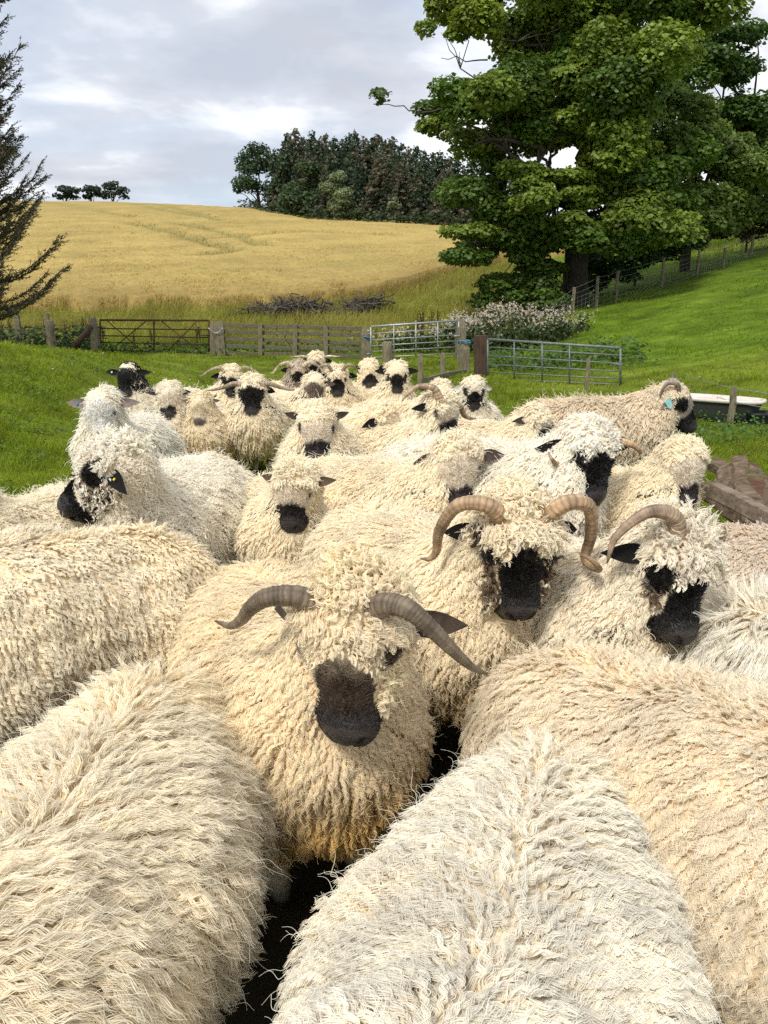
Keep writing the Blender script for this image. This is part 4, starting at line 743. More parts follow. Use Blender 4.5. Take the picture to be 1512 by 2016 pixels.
def make_sheep(label, head=None, z=.85, az=0, pitch=45, hd=0, pos=None, S=1.0, roll=0, fat=1.05, off=(.47, 0), hl=None, group='flock of sheep in the paddock', detail=1.0, tag_=None, **kw):
    st = dict(STY); st.update(kw); hdir = np.array([math.sin(math.radians(hd)), -math.cos(math.radians(hd)), 0]); rz = math.atan2(hdir[1], hdir[0]); cr, sr = math.cos(rz), math.sin(rz); RB = np.array([[cr, -sr, 0], [sr, cr, 0], [0, 0, 1]])
    fa, fp = math.radians(az), math.radians(pitch); fw = np.array([math.sin(fa)*math.cos(fp), -math.cos(fa)*math.cos(fp), -math.sin(fp)])
    if pos is not None:
        root = np.array([pos[0], pos[1], Hs(*pos)]); hloc = np.array(hl if hl is not None else (.56, 0, .52))
    else:
        hw = at_z(head[0], head[1], z); root = hw-RB@np.array([off[0]*S, off[1]*S, 0]); root[2] = Hs(root[0], root[1]); hloc = (RB.T@(hw-root))/S
    f = RB.T@fw; u_ = unit(np.array([0, 0, 1.])-f*f[2]); s_ = np.cross(u_, f); ro = math.radians(roll); u_, s_ = u_*math.cos(ro)+s_*math.sin(ro), s_*math.cos(ro)-u_*math.sin(ro)
    R = np.stack([f, s_, u_], 1)                       # columns: forward, side, up of the head
    toW = lambda p: root+S*(p@RB.T)
    hpx = project(toW(hloc)); dep = max(.9, float(project(toW(np.array([0, 0, .6])))[2])); sc = 762/dep*S
    near = sc > 260; hs = st['hs']; RF, RI = R*hs, R/hs; sh = Shape(hloc, R, fat, deep=sc*detail > 150, hs=hs)
    lo = np.minimum([-.80, -.40*fat-.05, -.01], hloc-.32); hi = np.maximum([.62, .40*fat+.05, .85], hloc+.32); h = .0125 if near else .016 if sc > 150 else .022
    V, F = surface_nets(sh, lo, hi, h)
    ob_root = tag(empty('sheep', root, rz), label, 'sheep', group); ob_root.scale = (S,)*3
    V = newton(sh, V, 1)
    if sh.deep:
        import bmesh
        me = build_mesh('tmp', V, F, None); bm = bmesh.new(); bm.from_mesh(me)
        for rep in range(2 if sc > 260 else 1):
            vs = np.array([v_.co for v_ in bm.verts]); qv = (vs-hloc)@RI; okv = (qv[:, 0] > (.13 if rep == 0 else .165)) & (qv[:, 0] < .4) & (np.abs(qv[:, 1]) < .12) & (np.abs(qv[:, 2]+.05) < .12); bm.verts.ensure_lookup_table()
            ed = [e_ for e_ in bm.edges if okv[e_.verts[0].index] and okv[e_.verts[1].index]]; bmesh.ops.subdivide_edges(bm, edges=ed, cuts=1, use_grid_fill=True); bm.verts.index_update()
        bmesh.ops.triangulate(bm, faces=[f_ for f_ in bm.faces if len(f_.verts) > 4]); bm.to_mesh(me); bm.free(); V = np.array([v_.co for v_ in me.vertices]); V = newton(sh, V, 3)
        me.vertices.foreach_set('co', np.ascontiguousarray(V, np.float32).ravel()); me.update(); bpy.data.meshes[me.name].name = 'body'
    else: me = build_mesh('body', V, F, None)
    # skin colours of the body mesh
    def regions(P):
        q = (P-hloc)@RI; dh = sh.head(P.astype(np.float32))[0]; db = sh.body(P.astype(np.float32)); ish = (dh < db+.012) & (q[:, 0] > -.16); return q, ish
    q, ish = regions(V); wool = np.asarray(st['wool']); col = np.tile(wool*np.array([.84, .77, .66]), (len(V), 1))
    lg = sstep(.30, .22, V[:, 2])[:, None]; kn = (np.exp(-((V[:, 2]-.22)/.05)**2)+np.exp(-((V[:, 2]-.02)/.05)**2)).clip(0, 1)[:, None]*lg; col = col*(1-kn)+BLACK*kn*1.5
    if st['all']: col = col*(1-lg)+st['dark']*1.4*lg
    bm_ = (ish & bald(q, st, -.015)) | (ish & (np.minimum(np.linalg.norm(q-np.array([.055, .088, .02]), axis=-1), np.linalg.norm(q-np.array([.055, -.088, .02]), axis=-1)) < st['patch']))
    if st.get('facewool'): bm_ |= ish & (q[:, 0] > .0)
    fc_ = face_col(q, st); col[bm_] = fc_[bm_]
    t = np.ones((len(V), 4), np.float32); t[:, :3] = col; a_ = me.attributes.new('tint', 'FLOAT_COLOR', 'POINT'); a_.data.foreach_set('color', t.ravel()); me.materials.append(M_skin)
    link('body', me, ob_root)
    # ---- fleece
    me.calc_loop_triangles(); nt_ = len(me.loop_triangles); tri = np.empty(nt_*3, np.int32); me.loop_triangles.foreach_get('vertices', tri); tri = tri.reshape(-1, 3)
    A, B_, C_ = V[tri[:, 0]], V[tri[:, 1]], V[tri[:, 2]]; fn = np.cross(B_-A, C_-A); ar = np.linalg.norm(fn, axis=1)/2; fnn = unit(fn); ctr = (A+B_+C_)/3
    cw = toW(ctr); vd = unit(np.array([0, 0, CAM_H])-cw); fac = np.einsum('ij,ij->i', vd, fnn@RB.T); px, py, dp = project(cw); inv = (px > -120) & (px < 1632) & (py < 2180) & (py > -100)
    hd_ = np.linalg.norm(ctr-hloc, axis=1) < .20; wgt = np.where(hd_, 1.7, 1.0)*np.where(fac > -.25, 1.0, .16)*np.where(inv, 1, .15)*np.where(ctr[:, 2] < .16, 0, 1)
    def roots(n, w_):
        p = ar*w_; i = rng.choice(nt_, n, p=p/p.sum()); r1, r2 = np.sqrt(rng.random(n))[:, None], rng.random(n)[:, None]; return A[i]*(1-r1)+B_[i]*(r1*(1-r2))+C_[i]*(r1*r2)
    area = float((ar*wgt).sum()); sp_ = max(.0115, 2.3/sc); nl = int(min(Q*area/sp_**2, 30000)); ns = 14 if sc > 300 else 7 if sc > 200 else 4 if sc > 120 else 3; K = 19 if sc > 300 else 15 if sc > 180 else 12 if sc > 110 else 9
    P0 = roots(nl, wgt); nr = sh.normal(P0.astype(np.float32)); q, ish = regions(P0); nz = vnoise(P0, 60., 3)*.010
    ed = np.minimum(np.linalg.norm(q-np.array([.055, .088, .02]), axis=-1), np.linalg.norm(q-np.array([.055, -.088, .02]), axis=-1))
    keep = ~(ish & (bald(q, st, nz) | (ed+nz*.5 < st['patch']*.95)));
    if st.get('facewool'): keep &= ~(ish & (q[:, 0]+nz > -.01))
    P0, nr, q, ish, ed = P0[keep], nr[keep], q[keep], ish[keep], ed[keep]; nl = len(P0)
    if ish.sum() > 0:      # more, finer locks on the head
        pass
    # direction fields
    sw = np.stack([vnoise(P0, 7., 0), vnoise(P0, 7., 1), vnoise(P0, 7., 2)], 1); sw2 = np.stack([vnoise(P0, 23., 1), vnoise(P0, 23., 3), vnoise(P0, 23., 0)], 1)
    part = .012*vnoise(P0*np.array([1, 0, 0]), 14., 3); lat = np.tanh((P0[:, 1]-part)/.025)
    cb_ = np.stack([-.35+0*lat, lat*(.25+np.clip(nr[:, 2], 0, 1)), -1.0*(1-np.clip(nr[:, 2], 0, 1)**2)], 1); cb_ += .34*sw+.22*sw2; cb_ -= nr*np.sum(cb_*nr, 1, keepdims=True); cb_ = unit(cb_)
    L = st['L']*rng.uniform(.7, 1.2, nl)*(1+.12*sw[:, 0]); a = unit(nr*.74+cb_*st['comb']*.85+.10*rng.normal(size=(nl, 3))); b = unit(cb_*st['comb']+nr*.06+np.array([0, 0, -.15])+.10*rng.normal(size=(nl, 3)))
    sp0 = (np.exp(-(P0[:, 1]/.055)**2)*sstep(.5, .9, nr[:, 2])*sstep(.22, .05, P0[:, 0])*(0 if head is not None else 1))[:, None]; a = unit(a+nr*.5*sp0+.35*sp0*rng.normal(size=(nl, 3))); b = unit(b+.75*sp0*rng.normal(size=(nl, 3)))
    fh, sh_, uh = R[:, 0], R[:, 1], R[:, 2]; topk = ish & (q[:, 2] > .015+.2*np.maximum(0, q[:, 0]-.05)); chk = ish & ~topk
    dirt = fh*.75+sh_*(q[:, 1:2]/.07)*.9+np.array([0, 0, -.15])+.9*sw2+.30*rng.normal(size=(nl, 3)); a[topk] = unit(nr*.9+dirt*.45)[topk]; b[topk] = unit(dirt*.55+np.array([0, 0, -.5])+nr*.25)[topk]
    L[topk] = (.054*st['top']*rng.uniform(.75, 1.15, nl)*(1+.28*vnoise(P0, 26., 1)))[topk]; frt = topk & (q[:, 0] > .02); L[frt] *= st['fr']; b[frt] = unit(b[frt]+.55*nr[frt]+.2*fh)
    dirc = -uh*.5+sh_*np.sign(q[:, 1:2])*.35+fh*.25+.5*rng.normal(size=(nl, 3)); a[chk] = unit(nr*.9+dirc*.4)[chk]; b[chk] = unit(dirc+np.array([0, 0, -.5]))[chk]; nk_ = ~ish & (np.linalg.norm(P0-hloc, axis=1) < .34); L[nk_] *= .72; L[chk] = (.028*st['ck']*rng.uniform(.7, 1.25, nl))[chk]
    L[ish] *= .35+.65*sstep(.025, .085, ed)[ish]; up_ = topk & (nr[:, 2] > .5) & (q[:, 0] < .03); a[up_] = unit(nr[up_]+.35*rng.normal(size=(up_.sum(), 3))); b[up_] = unit(nr[up_]*.4+rng.normal(size=(up_.sum(), 3))*.8); L[up_] *= .85; L *= np.where(P0[:, 2] < .30, .62, 1.0)
    amp = .0040*st['curl']*rng.uniform(.6, 1.35, nl); amp[ish] = (.0058*st['curl']*rng.uniform(.6, 1.4, nl))[ish]; turns = L/(st['lam']*(1.05+.18*vnoise(P0, 8., 0)+.06*rng.normal(size=nl))); ph = 4.0*vnoise(P0, 8., 1)+2.4*vnoise(P0, 36., 2)+1.5*rng.normal(size=nl); ph[ish] = rng.uniform(0, 6.28, ish.sum()); amp = np.minimum(amp, L*.16); turns[ish] = (L/(.021*rng.uniform(.8, 1.3, nl)*max(1, st['lam']/.024)))[ish]
    e1 = unit(np.cross(b, nr)+1e-6); e2 = np.cross(e1, a)
    base = wool*(1+.07*vnoise(P0, 11., 2)[:, None])*rng.uniform(.86, 1.06, (nl, 1)); yel = np.clip(.5*vnoise(P0, 5., 3)+.12, 0, 1)[:, None]*.5; base = base*(1-yel)+base*np.array([.99, .91, .74])*yel
    st_l = np.clip(.25+sstep(.62, .34, P0[:, 2])*sstep(.0, .35, P0[:, 0])*1.0, 0, 1)[:, None]*(st.get('stain', .5)); base = base*(1-st_l)+base*np.array([.93, .78, .52])*st_l
    if st.get('topcol') is not None: tk_ = (np.linalg.norm(q+np.array([.06, 0, .0]), axis=1) < .27); base[tk_] = np.asarray(st['topcol'])*rng.uniform(.6, 1.5, (tk_.sum(), 1))
    if st['all']: L[np.linalg.norm(q+np.array([.06, 0, .0]), axis=1) < .30] *= .35
    base[ish] = np.clip(base[ish]*np.array([1.05, 1.06, 1.09]), 0, .95)
    if st['grey']: g = sstep(.15, .75, vnoise(P0, 9., 0)+.4*vnoise(P0, 24., 2))[:, None]*st['grey']; base = base*(1-g)+np.array([.42, .39, .35])*g
    if st['ring']: g = (rng.random(nl) < st['ring']*sstep(.105, .045, ed+.03*rng.normal(size=nl))) & ish & ((q[:, 2] < .06)); base[g] = np.array([.05, .037, .028])*rng.uniform(.6, 1.8, (g.sum(), 1))
    if st['ring']: g = (rng.random(nl) < st['ring']*.8*sstep(.0, .08, q[:, 0]+.02*rng.normal(size=nl))) & chk; base[g] = np.array([.17, .125, .085])*rng.uniform(.5, 1.8, (g.sum(), 1))
    rp = lambda v: np.repeat(v, ns, 0); m = nl*ns; sg = np.where(rp(ish), .0026, .0036) if sc > 200 else np.full(m, .25*sp_)
    of = rng.normal(size=(m, 3))*sg[:, None]; of -= rp(nr)*np.sum(of*rp(nr), 1, keepdims=True); L[ish] *= st['hh']*min(1, .25+.75*hs/1.0); Ls = rp(L)*rng.uniform(.82, 1.12, m)
    P = grow(rp(P0)-rp(nr)*.004, rp(a), unit(rp(b)+.05*rng.normal(size=(m, 3))), Ls, K, rp(amp)*rng.uniform(.8, 1.2, m), rp(turns), rp(ph)+rng.normal(size=m)*.22, rp(e1), rp(e2), of, np.where(rp(ish), .95, .5))
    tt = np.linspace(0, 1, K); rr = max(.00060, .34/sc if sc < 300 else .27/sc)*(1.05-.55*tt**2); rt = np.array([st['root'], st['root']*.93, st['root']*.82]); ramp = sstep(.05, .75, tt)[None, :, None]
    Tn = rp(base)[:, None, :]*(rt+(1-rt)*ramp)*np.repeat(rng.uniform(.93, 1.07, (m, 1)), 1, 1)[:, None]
    tag(strands('fleece', P, np.broadcast_to(rr[None], (m, K))*(rng.uniform(.7, 1.25, (m, 1))), Tn, M_wool, ob_root, unit(rp(nr)+.75*of/sg[:, None]*.8)), kind='stuff')
    # stray frizz
    nf = int(nl*(.22 if sc > 260 else .4)); i = rng.integers(0, nl, nf); nfq = nf; Pz = grow(P0[i], unit(nr[i]*1.0+.55*rng.normal(size=(nf, 3))), unit(b[i]+.6*rng.normal(size=(nf, 3))+nr[i]*.4), L[i]*rng.uniform(.8, 1.35, nf), K, amp[i]*1.5, turns[i]*.6, rng.uniform(0, 6.28, nf), e1[i], e2[i], np.zeros((nf, 3)))
    tag(strands('loose_wool', Pz, rr[None]*.62, np.clip(base[i]*1.05, 0, .92), M_wool, ob_root, nr[i]), kind='stuff')
    # ---- short face hair
    hc = (ctr-hloc)@RI; fb = bald(hc, st, -.02) & (hc[:, 0] < .33) & (np.linalg.norm(hc, axis=1) < .36)
    fb |= (np.minimum(np.linalg.norm(hc-np.array([.055, .088, .02]), axis=-1), np.linalg.norm(hc-np.array([.055, -.088, .02]), axis=-1)) < st['patch']+.01)
    if st.get('facewool'): fb |= (hc[:, 0] > -.03) & (np.linalg.norm(hc, axis=1) < .36)
    if fb.sum() > 3 and 0 < hpx[0]+200 < 1912:
        nh = int(min(9000, 1500+sc*17)); Ph = roots(nh, wgt*fb); nh_ = sh.normal(Ph.astype(np.float32)); qh = (Ph-hloc)@RI; dl = -fh*.9-uh*.1+sh_*np.sign(qh[:, 1:2])*.25; dl = dl-nh_*np.sum(dl*nh_, 1, keepdims=True); dl = unit(dl+.25*rng.normal(size=(nh, 3)))
        ln = np.where(qh[:, 0] > .2, .004, .012)*rng.uniform(.6, 1.3, nh)*np.where(qh[:, 0] > .222, .02, 1); t3 = np.linspace(0, 1, 4)[None, :, None]
        PF = Ph[:, None]+ln[:, None, None]*(t3*(.75*dl+.45*nh_)[:, None]+t3*t3*(.35*dl-.12*nh_)[:, None])
        cf = face_col(qh, st)*rng.uniform(.8, 1.22, (nh, 1)); tag(strands('face_hair', PF, max(.0006, .28/sc)*np.array([1, .9, .7, .3]), cf, M_fur, ob_root), kind='stuff')
    # ---- eyes, ears, horns, tag
    for y in (1, -1):
        o = np.array([.060, .0, .022]); d = np.array([.25, y, .0]); d /= np.linalg.norm(d); ts = np.linspace(.03, .16, 66); dd = sh.head((hloc+(o+d*ts[:, None])@RF.T).astype(np.float32))[0]; te = ts[np.argmin(np.abs(dd))]; c = hloc+RF@(o+d*(te-.009))
        k, n = 7, 10; th = np.linspace(.01, np.pi-.01, k); pp = np.arange(n)/n*2*np.pi; Ve = np.stack([np.outer(np.sin(th), np.cos(pp)), np.outer(np.sin(th), np.sin(pp)), np.repeat(np.cos(th)[:, None], n, 1)], -1).reshape(-1, 3)*.0155; ii, jj = np.meshgrid(np.arange(k-1), np.arange(n), indexing='ij'); ii = ii.ravel(); jj = jj.ravel()
        mesh_obj('eye', c+Ve, np.stack([ii*n+jj, (ii+1)*n+jj, (ii+1)*n+(jj+1) % n, ii*n+(jj+1) % n], 1), M_eye, ob_root)
        ed_ = st['eard'] if not isinstance(st['eard'], dict) else st['eard'][y]; V_, F_ = ear_mesh(st['earl']/hs*1.04, st['earl']*.42/hs); ex = np.array([ed_[0], ed_[1]*y, ed_[2]], float); ex /= np.linalg.norm(ex); fr = np.array([.35, 0, .9]) if st.get('earf') is None else np.array(st['earf'], float); ezn = unit(fr-ex*np.dot(fr, ex)); ey_ = np.cross(ezn, ex); Me = np.stack([ex, ey_, ezn], 1)
        bp = np.array([-.02, .090*y, .012]); c = np.asarray(st['ear'])*np.where(np.repeat(np.linspace(0, 1, 12), 9) < .2, 1.2, 1)[:, None]; c = np.concatenate([c, c*.9+.003])
        eo = mesh_obj('ear', hloc+(bp+V_@Me.T+ex*.02)@RF.T, F_, M_ear, ob_root, c)
        if tag_ and tag_[0] == y:
            tc_ = bp+ex*(st['earl']/hs*.62)+ezn*.012; pl = np.array([(-.02, -.020, 0), (.02, -.020, 0), (.02, .012, 0), (.008, .024, 0), (-.008, .024, 0), (-.02, .012, 0)])*(tag_[2] if len(tag_) > 2 else 1.0); Vt = np.concatenate([pl, pl+[0, 0, .003]]); n = 6; Mt = Me if True else Me
            Vt = hloc+(tc_+Vt@Me.T)@RF.T; mesh_obj('ear_tag', Vt, [np.array([[0, 1, 2, 3, 4, 5]])[:, ::-1], np.array([[6, 7, 8, 9, 10, 11]]), np.array([(k_, (k_+1) % 6, 6+(k_+1) % 6, 6+k_) for k_ in range(6)])], M_tag[tag_[1]], eo, smooth=False)
        hn = st['horn']
        if hn:
            ks = hn[y] if isinstance(hn, dict) else [(a0, b0*y, c0) for a0, b0, c0 in hn]
            if ks: hk = 1 if 'hs' in kw else 1.06/hs; Vh, Fh, Th = horn_mesh([hloc+RF@(np.array(k_, float)*hk) for k_ in ks], st.get('hr', .034), st['hcol'], st.get('ridges', 20)); mesh_obj('horn', Vh, Fh, M_horn, ob_root, Th)
    return ob_root
# horn sweeps: key points in the head's own axes (forward, side, up)
H_RAM = {1: [(-.02, .05, .065), (-.03, .10, .12), (-.02, .155, .138), (.01, .20, .11), (.04, .235, .05), (.06, .262, -.02), (.065, .285, -.075)], -1: [(-.02, -.05, .065), (-.03, -.10, .12), (-.02, -.16, .135), (.0, -.215, .10), (.02, -.26, .05), (.03, -.31, .01), (.02, -.36, -.005)]}
H_CURL = [(-.03, .06, .08), (-.07, .12, .16), (-.09, .20, .14), (-.03, .24, .05), (.05, .235, -.01), (.09, .26, -.02), (.10, .31, .0)]
H_OUT = [(-.02, .06, .05), (-.03, .14, .055), (-.01, .23, .03), (.02, .31, .045), (.03, .36, .06)]
H_SMALL = [(-.02, .05, .07), (-.06, .10, .13), (-.06, .17, .11), (-.02, .22, .05), (.0, .25, .05)]
FACE = dict(fr=.35, df=.155, dw=.012, du=0, dark=np.array([.020, .014, .013]), patch=.022, ft=.015, fc=.095, pale=np.array([.80, .72, .59]))     # pale face, dark nose
# near ring
make_sheep('huge cream woolly back filling the lower left corner, parted along the spine', pos=(-.60, 1.15), hd=-3, S=1.02, fat=.95, L=.085, lam=.034, curl=1.05, wool=CREAM*1.02, hl=(.55, -.05, .50), az=-20, stain=.15)
make_sheep('big whitish grey woolly back at the bottom right of centre', pos=(.15, .88), hd=-22, S=1.02, fat=.97, L=.062, lam=.022, curl=1.0, wool=np.array([.94, .895, .775]), grey=.28, hl=(.55, 0, .5), az=-20, stain=.05)
make_sheep('tan tinged woolly back along the lower right edge, facing away to the right', pos=(.80, 1.36), hd=42, S=1.04, L=.055, lam=.016, curl=.9, wool=np.array([.925, .84, .68]), hl=(.55, 0, .5), az=60, stain=.4)
make_sheep('long straight white wool hanging on a back at the right edge', pos=(1.56, 1.98), hd=72, S=.98, L=.125, lam=.07, curl=.5, wool=WHITE, comb=1.5, hl=(.6, .05, .55), az=90, stain=.0)
make_sheep('greyish tan woolly back at the right edge behind the tilted black muzzle', pos=(1.80, 2.72), hd=66, S=1.0, L=.040, lam=.014, wool=np.array([.72, .63, .52]), hl=(.6, .05, .55), az=90, stain=.2)
make_sheep('smooth cream back on the left, just above the lower left corner', pos=(-1.32, 2.33), hd=-58, S=1.12, L=.045, lam=.020, curl=.8, wool=CREAM*1.0, hl=(.6, -.05, .55), az=-70, stain=.3)
make_sheep('horned ram in the middle front with grey ridged horns and brown black muzzle', head=(703, 1232), z=.94, az=-15, pitch=56, hd=22, S=1.0, roll=-5, horn=H_RAM, sl=.65, ck=1.25, hr=.028, hcol=(.17, .13, .09), ridges=40, df=.115, dw=.04, du=0, dark=BROWN, bridge=np.array([.068, .043, .028]), patch=.030, pale=np.array([.60, .50, .36]), ear=np.array([.075, .055, .042]), ft=.070, fc=.135, lam=.020, stain=1.3, top=.95, eard={1: (-.05, 1, -.42), -1: (-.02, 1, -.34)}, earl=.14, hs=1.02, off=(.50, .02))
make_sheep('horned black faced ram right of centre with white topknot and tan curling horns', head=(1018, 1056), z=.97, az=4, pitch=58, hd=27, S=1.06, horn={1: [(-.03, .06, .08), (-.06, .12, .15), (-.06, .20, .11), (.0, .23, .02), (.07, .22, -.03), (.115, .24, .02), (.10, .205, .075), (.08, .16, .09)], -1: [(-.03, -.06, .08), (-.06, -.12, .15), (-.07, -.20, .11), (-.02, -.245, .02), (.03, -.25, -.05), (.05, -.27, -.065), (.05, -.30, -.06)]}, hs=.90, hr=.025, hcol=(.34, .235, .14), ring=.9, df=.075, patch=.03, ft=.05, fc=.15, sl=.95, ck=1.7, top=1.05, fr=.62, stain=.7, eard=(-.08, 1, -.55), earl=.12, off=(.52, .0), ridges=42)
make_sheep('ram with tilted head, shaggy white fringe and black muzzle near the right edge', head=(1322, 1106), z=.90, az=14, pitch=50, hd=34, S=1.04, roll=14, horn={1: [(-.03, .06, .07), (-.07, .13, .10), (-.05, .20, .03), (.02, .22, -.05), (.06, .24, -.06)], -1: [(-.02, -.05, .08), (-.08, -.10, .15), (-.10, -.19, .14), (-.06, -.25, .05), (.0, -.25, -.02)]}, hs=.90, hr=.027, hcol=(.32, .235, .16), ring=.95, df=.07, patch=.048, ft=.07, top=1.25, lam=.03, wool=WHITE, stain=1.0, ridges=42, eard=(-.05, 1, -.1), earl=.13, off=(.50, .0))
make_sheep('black nosed sheep in profile on the left, with black eye patch and yellow ear tag', head=(222, 925), z=.97, az=-82, pitch=24, hd=-10, S=1.08, ring=.35, hs=1.0, df=.13, du=0, patch=.046, fc=.125, ft=.12, top=.90, lam=.018, curl=1.15, wool=GREYW, stain=.25, tag_=(1, 'yellow', .22), eard=(-.25, 1, -.55), earl=.13, off=(.46, .02))
make_sheep('sheep at the left edge with a horn tip showing, half out of the picture', head=(-95, 1010), z=.84, az=-35, pitch=40, hd=-32, S=1.02, horn={1: [(-.02, .06, .06), (-.03, .14, .07), (0, .22, .03), (.03, .27, -.03), (.06, .32, -.05)], -1: [(-.02, -.06, .06), (-.03, -.14, .07), (0, -.22, .03)]}, hcol=(.20, .13, .09), stain=.2, lam=.018, off=(.40, .02))
make_sheep('brown black nosed sheep with a shaggy pale topknot hiding its eyes, left of centre', head=(584, 957), z=.82, az=-14, pitch=54, hd=18, S=.90, **{**FACE, 'fr': .6, 'hs': .86, 'df': .135, 'ft': .02, 'fc': .12, 'patch': .02}, top=1.25, lam=.032, wool=CREAM*1.03, stain=.55, ear=np.array([.10, .07, .05]), eard=(-.2, 1, .0), earl=.11, off=(.44, .03))
make_sheep('white faced sheep with dark brown nose and brown ears behind the black faced ram', head=(903, 906), z=.88, hs=.92, az=6, pitch=56, hd=50, S=1.0, **{**FACE, 'df': .165, 'ft': .0, 'fc': .105, 'dark': np.array([.028, .020, .019])}, top=.75, hh=.85, lam=.026, stain=.5, ear=np.array([.085, .06, .05]), eard={1: (-.05, 1, -.12), -1: (.05, 1, -.55)}, earl=.14, off=(.46, .0))
make_sheep('black faced ram with small ringed horns either side of a frizzy white fringe', head=(1162, 884), z=.95, az=14, pitch=56, hd=52, S=1.14, horn={1: [(-.02, .07, .02), (-.02, .15, .03), (.01, .21, .045), (.04, .25, .03), (.05, .26, .0)], -1: [(-.03, -.07, .05), (-.02, -.12, .01), (.03, -.16, -.03), (.07, -.20, .0), (.06, -.24, .045), (.02, -.25, .04)]}, hs=.86, hr=.022, hcol=(.42, .28, .16), ring=1.0, df=.06, patch=.05, ft=.05, fc=.09, fr=.5, top=.85, lam=.024, wool=WHITE, stain=.4, off=(.46, .0))
make_sheep('white faced sheep with round topknot and black nose in front of the timber heap', head=(1347, 912), z=.86, az=6, pitch=54, hd=46, S=.96, **{**FACE, 'df': .160, 'ft': .0, 'fc': .11, 'patch': .026}, top=.65, lam=.02, stain=.7, wool=CREAM*1.02, ear=CREAM*.8, earl=.08, off=(.44, .0))
make_sheep('sheep standing sideways with black muzzle, small curled horn and teal ear tag', head=(1326, 788), z=.87, az=70, pitch=40, hd=84, S=1.08, horn=[(-.02, .07, .06), (-.07, .10, .10), (-.12, .12, .06), (-.10, .135, -.02), (-.05, .145, -.03)], hr=.022, hcol=(.22, .18, .14), ring=.25, hs=1.06, df=.135, dw=.01, du=0, patch=.050, fc=.06, ft=.03, hh=.7, top=.6, L=.075, lam=.026, curl=1.2, wool=np.array([.80, .71, .56]), tag_=(-1, 'teal', 1.5), ear=np.array([.30, .26, .22]), eard=(-.1, 1, -.7), earl=.13, stain=.4, off=(.52, .0), pale=np.array([.55, .5, .44]))
make_sheep('sheep with round white topknot and blotched dark muzzle, head turned right, right of centre', head=(1058, 832), z=.80, az=34, pitch=40, hd=62, S=.98, ring=.3, df=.115, dw=.02, du=0, patch=.036, ft=.065, fc=.115, top=1.0, lam=.018, stain=.5, ear=np.array([.05, .035, .03]), eard=(-.15, 1, -.02), earl=.12, off=(.40, .0))
make_sheep('horned sheep looking right with black nose, its horn swept back, middle of the flock', head=(872, 806), z=.93, az=34, pitch=46, hd=52, S=1.02, ring=.2, df=.135, dw=.012, du=0, patch=.034, ft=.04, fc=.10, fr=.4, horn={1: [(-.02, .06, .03), (.0, .14, .0), (.03, .19, -.05), (.05, .24, -.06), (.06, .28, -.055)], -1: [(-.02, -.06, .08), (-.08, -.10, .12), (-.13, -.17, .08), (-.13, -.22, .0), (-.10, -.26, -.02)]}, hr=.028, hcol=(.38, .28, .18), stain=.35, lam=.018, off=(.42, .0), eard=(-.2, 1, -.2), earl=.13, pale=np.array([.70, .63, .50]))
make_sheep('pale sheep with dark brown open nose and woolly cheeks, centre of the flock', head=(624, 832), z=.88, az=4, pitch=54, hd=-4, S=1.02, **{**FACE, 'df': .145, 'patch': .028, 'fr': .15}, hs=1.0, hh=.75, top=.60, lam=.018, stain=.5, ear=np.array([.05, .035, .03]), eard=(-.35, 1, .1), earl=.10, off=(.40, .0))
make_sheep('sheep behind the pale open nosed sheep, only woolly neck and side showing', pos=(-.28, 5.9), hd=20, S=1.0, hl=(.50, .12, .80), az=60, pitch=40, **FACE, lam=.018)
# back row
make_sheep('white faced short haired sheep with pink grey nose at the left of the flock', head=(202, 802), z=.93, az=4, pitch=54, hd=-4, fat=.90, S=1.02, df=.40, patch=.024, ft=-.02, fc=.0, hh=.6, pale=np.array([.82, .80, .75]), muzz=np.array([.18, .14, .13]), facewool=False, top=.35, L=.06, lam=.030, curl=.8, wool=WHITE*.98, ear=np.array([.24, .19, .17]), eard=(-.1, 1, .02), earl=.15, tag_=(-1, 'blue', .6), off=(.42, .05), stain=.1)
make_sheep('dark black headed sheep standing at the back left with ears out sideways', head=(252, 738), z=.92, az=-6, pitch=58, hd=-30, fat=.90, S=0.970, all=True, hh=.35, topcol=BLACK*1.5, patch=.03, ft=-.05, fc=-.06, facewool=True, top=.4, ear=BLACK*1.3, eard=(-.05, 1, .05), earl=.15, L=.075, wool=GREYW, stain=.2, tag_=(-1, 'white', .5), off=(.42, .0))
make_sheep('grey white faced sheep with round black nose, left back row', head=(333, 778), z=.84, az=4, pitch=50, hd=-14, fat=.90, S=0.931, **{**FACE, 'df': .165, 'dark': BLACK, 'ft': .03, 'fc': .07}, top=.6, L=.065, lam=.022, wool=GREYW*.97, ear=np.array([.045, .033, .03]), eard=(-.1, 1, -.05), earl=.12, stain=.5, off=(.38, .0))
make_sheep('small pale yellow faced sheep with a little grey nose and smiling mouth', head=(395, 795), z=.78, az=2, pitch=42, hd=-20, fat=.90, S=0.854, df=.40, patch=.016, ft=.06, fc=.09, pale=np.array([.70, .60, .43]), muzz=np.array([.12, .10, .095]), top=.55, L=.065, lam=.024, wool=CREAM*.95, ear=np.array([.12, .09, .07]), eard=(-.15, 1, .05), earl=.10, stain=1.0, off=(.36, .0))
make_sheep('tall black faced ram with horns pointing straight out, standing square in the back rows', head=(496, 768), z=.90, az=3, pitch=56, hd=2, fat=.90, S=0.989, ring=.55, df=.03, dw=.02, patch=.062, ft=.0, fc=.08, fr=.4, horn=H_OUT, hr=.026, hcol=(.30, .23, .17), top=.8, eard=(-.05, 1, -.75), earl=.14, L=.065, lam=.03, stain=.35, off=(.40, .0))
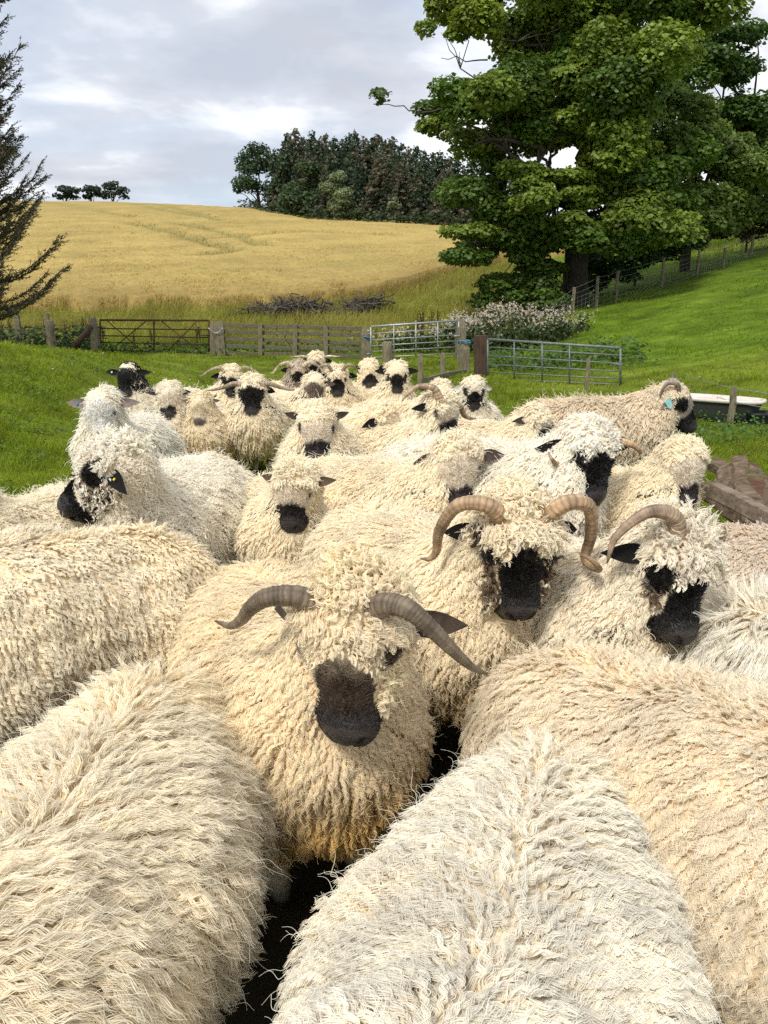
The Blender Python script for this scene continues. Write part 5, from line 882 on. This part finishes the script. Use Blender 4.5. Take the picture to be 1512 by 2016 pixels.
make_sheep('horned sheep with dark eyes behind the square standing ram, to its left', head=(456, 742), z=.86, az=12, pitch=52, hd=20, fat=.90, S=0.970, horn=[(-.02, .06, .06), (-.06, .13, .08), (-.06, .22, .03), (-.02, .30, .0), (.0, .35, .03)], hr=.022, hcol=(.34, .27, .18), df=.09, du=.3, patch=.055, top=1.0, off=(.40, .0))
make_sheep('pale woolly rump behind the square standing ram', pos=(-1.28, 8.7), hd=170, fat=.90, S=0.921, hl=(.55, 0, .6), az=170, lam=.02)
make_sheep('grey faced sheep with brown ears looking straight ahead, centre of the back rows', head=(618, 760), z=.83, az=2, pitch=52, hd=46, fat=.90, S=0.921, df=.40, patch=.020, ft=-.0, fc=.03, hh=.5, pale=np.array([.20, .15, .115]), muzz=np.array([.05, .04, .036]), top=.35, L=.06, lam=.02, ear=np.array([.11, .08, .062]), eard=(-.1, 1, -.12), earl=.14, off=(.40, .0), stain=.3)
make_sheep('grey woolled ram with pale curved horns and dark face at the back of the flock', head=(588, 730), z=.86, az=2, pitch=54, hd=50, fat=.90, S=0.951, wool=np.array([.52, .46, .38]), df=.04, patch=.03, ft=.06, fc=.09, horn=[(-.02, .06, .08), (-.04, .13, .11), (-.03, .22, .06), (.02, .29, .0), (.04, .33, .02)], hr=.026, hcol=(.46, .38, .28), top=.5, off=(.40, .0))
make_sheep('furthest white sheep, its topknot and dark nose showing above the grey ram', head=(622, 712), z=.88, az=4, pitch=52, hd=-10, fat=.90, S=0.970, df=.10, patch=.02, top=1.0, horn=[(-.02, .06, .04), (-.04, .16, .06), (-.02, .26, .08), (.0, .32, .12)], hr=.02, hcol=(.5, .42, .3), off=(.40, .0))
make_sheep('white topknotted sheep with black muzzle and short dark horns at the back, centre', head=(664, 742), z=.87, az=4, pitch=54, hd=-6, fat=.90, S=0.951, df=.075, patch=.03, ft=.065, top=1.1, horn=H_SMALL, hr=.022, hcol=(.28, .22, .16), off=(.40, .0), ring=.2)
make_sheep('woolly sheep with oval black nose left of the black face with wide ears', head=(727, 728), z=.89, az=8, pitch=50, hd=-18, fat=.90, S=0.931, df=.115, du=0, patch=.02, ft=.10, fc=.12, top=.85, eard=(-.2, 1, .0), earl=.09, lam=.02, off=(.38, .0), stain=.7)
make_sheep('black faced sheep with ears held straight out, in front of the low sloping rail', head=(781, 735), z=.91, az=2, pitch=60, hd=8, fat=.90, S=0.951, hh=.6, df=.0, dw=.02, patch=.03, ft=.04, fc=.02, top=.35, ear=BLACK*1.3, eard=(-.05, 1, .0), earl=.15, lam=.03, L=.075, off=(.40, .0), stain=.4)
make_sheep('sheep whose white topknot and two dark ear tips show behind the horned sheep looking right', head=(868, 772), z=.80, az=6, pitch=48, hd=60, fat=.90, S=0.921, df=.10, ear=BLACK*2, eard=(-.1, 1, .1), earl=.14, off=(.42, .0))
make_sheep('narrow dark faced sheep with drooping ears at the right end of the back row', head=(932, 765), z=.85, az=2, pitch=58, hd=-12, fat=.90, S=0.892, df=.085, dw=.03, patch=.045, ft=.07, fc=.09, top=.6, ear=GREYW*.7, eard=(-.05, 1, -.55), earl=.15, ring=.4, lam=.022, wool=GREYW*.98, off=(.40, .0), stain=.5)
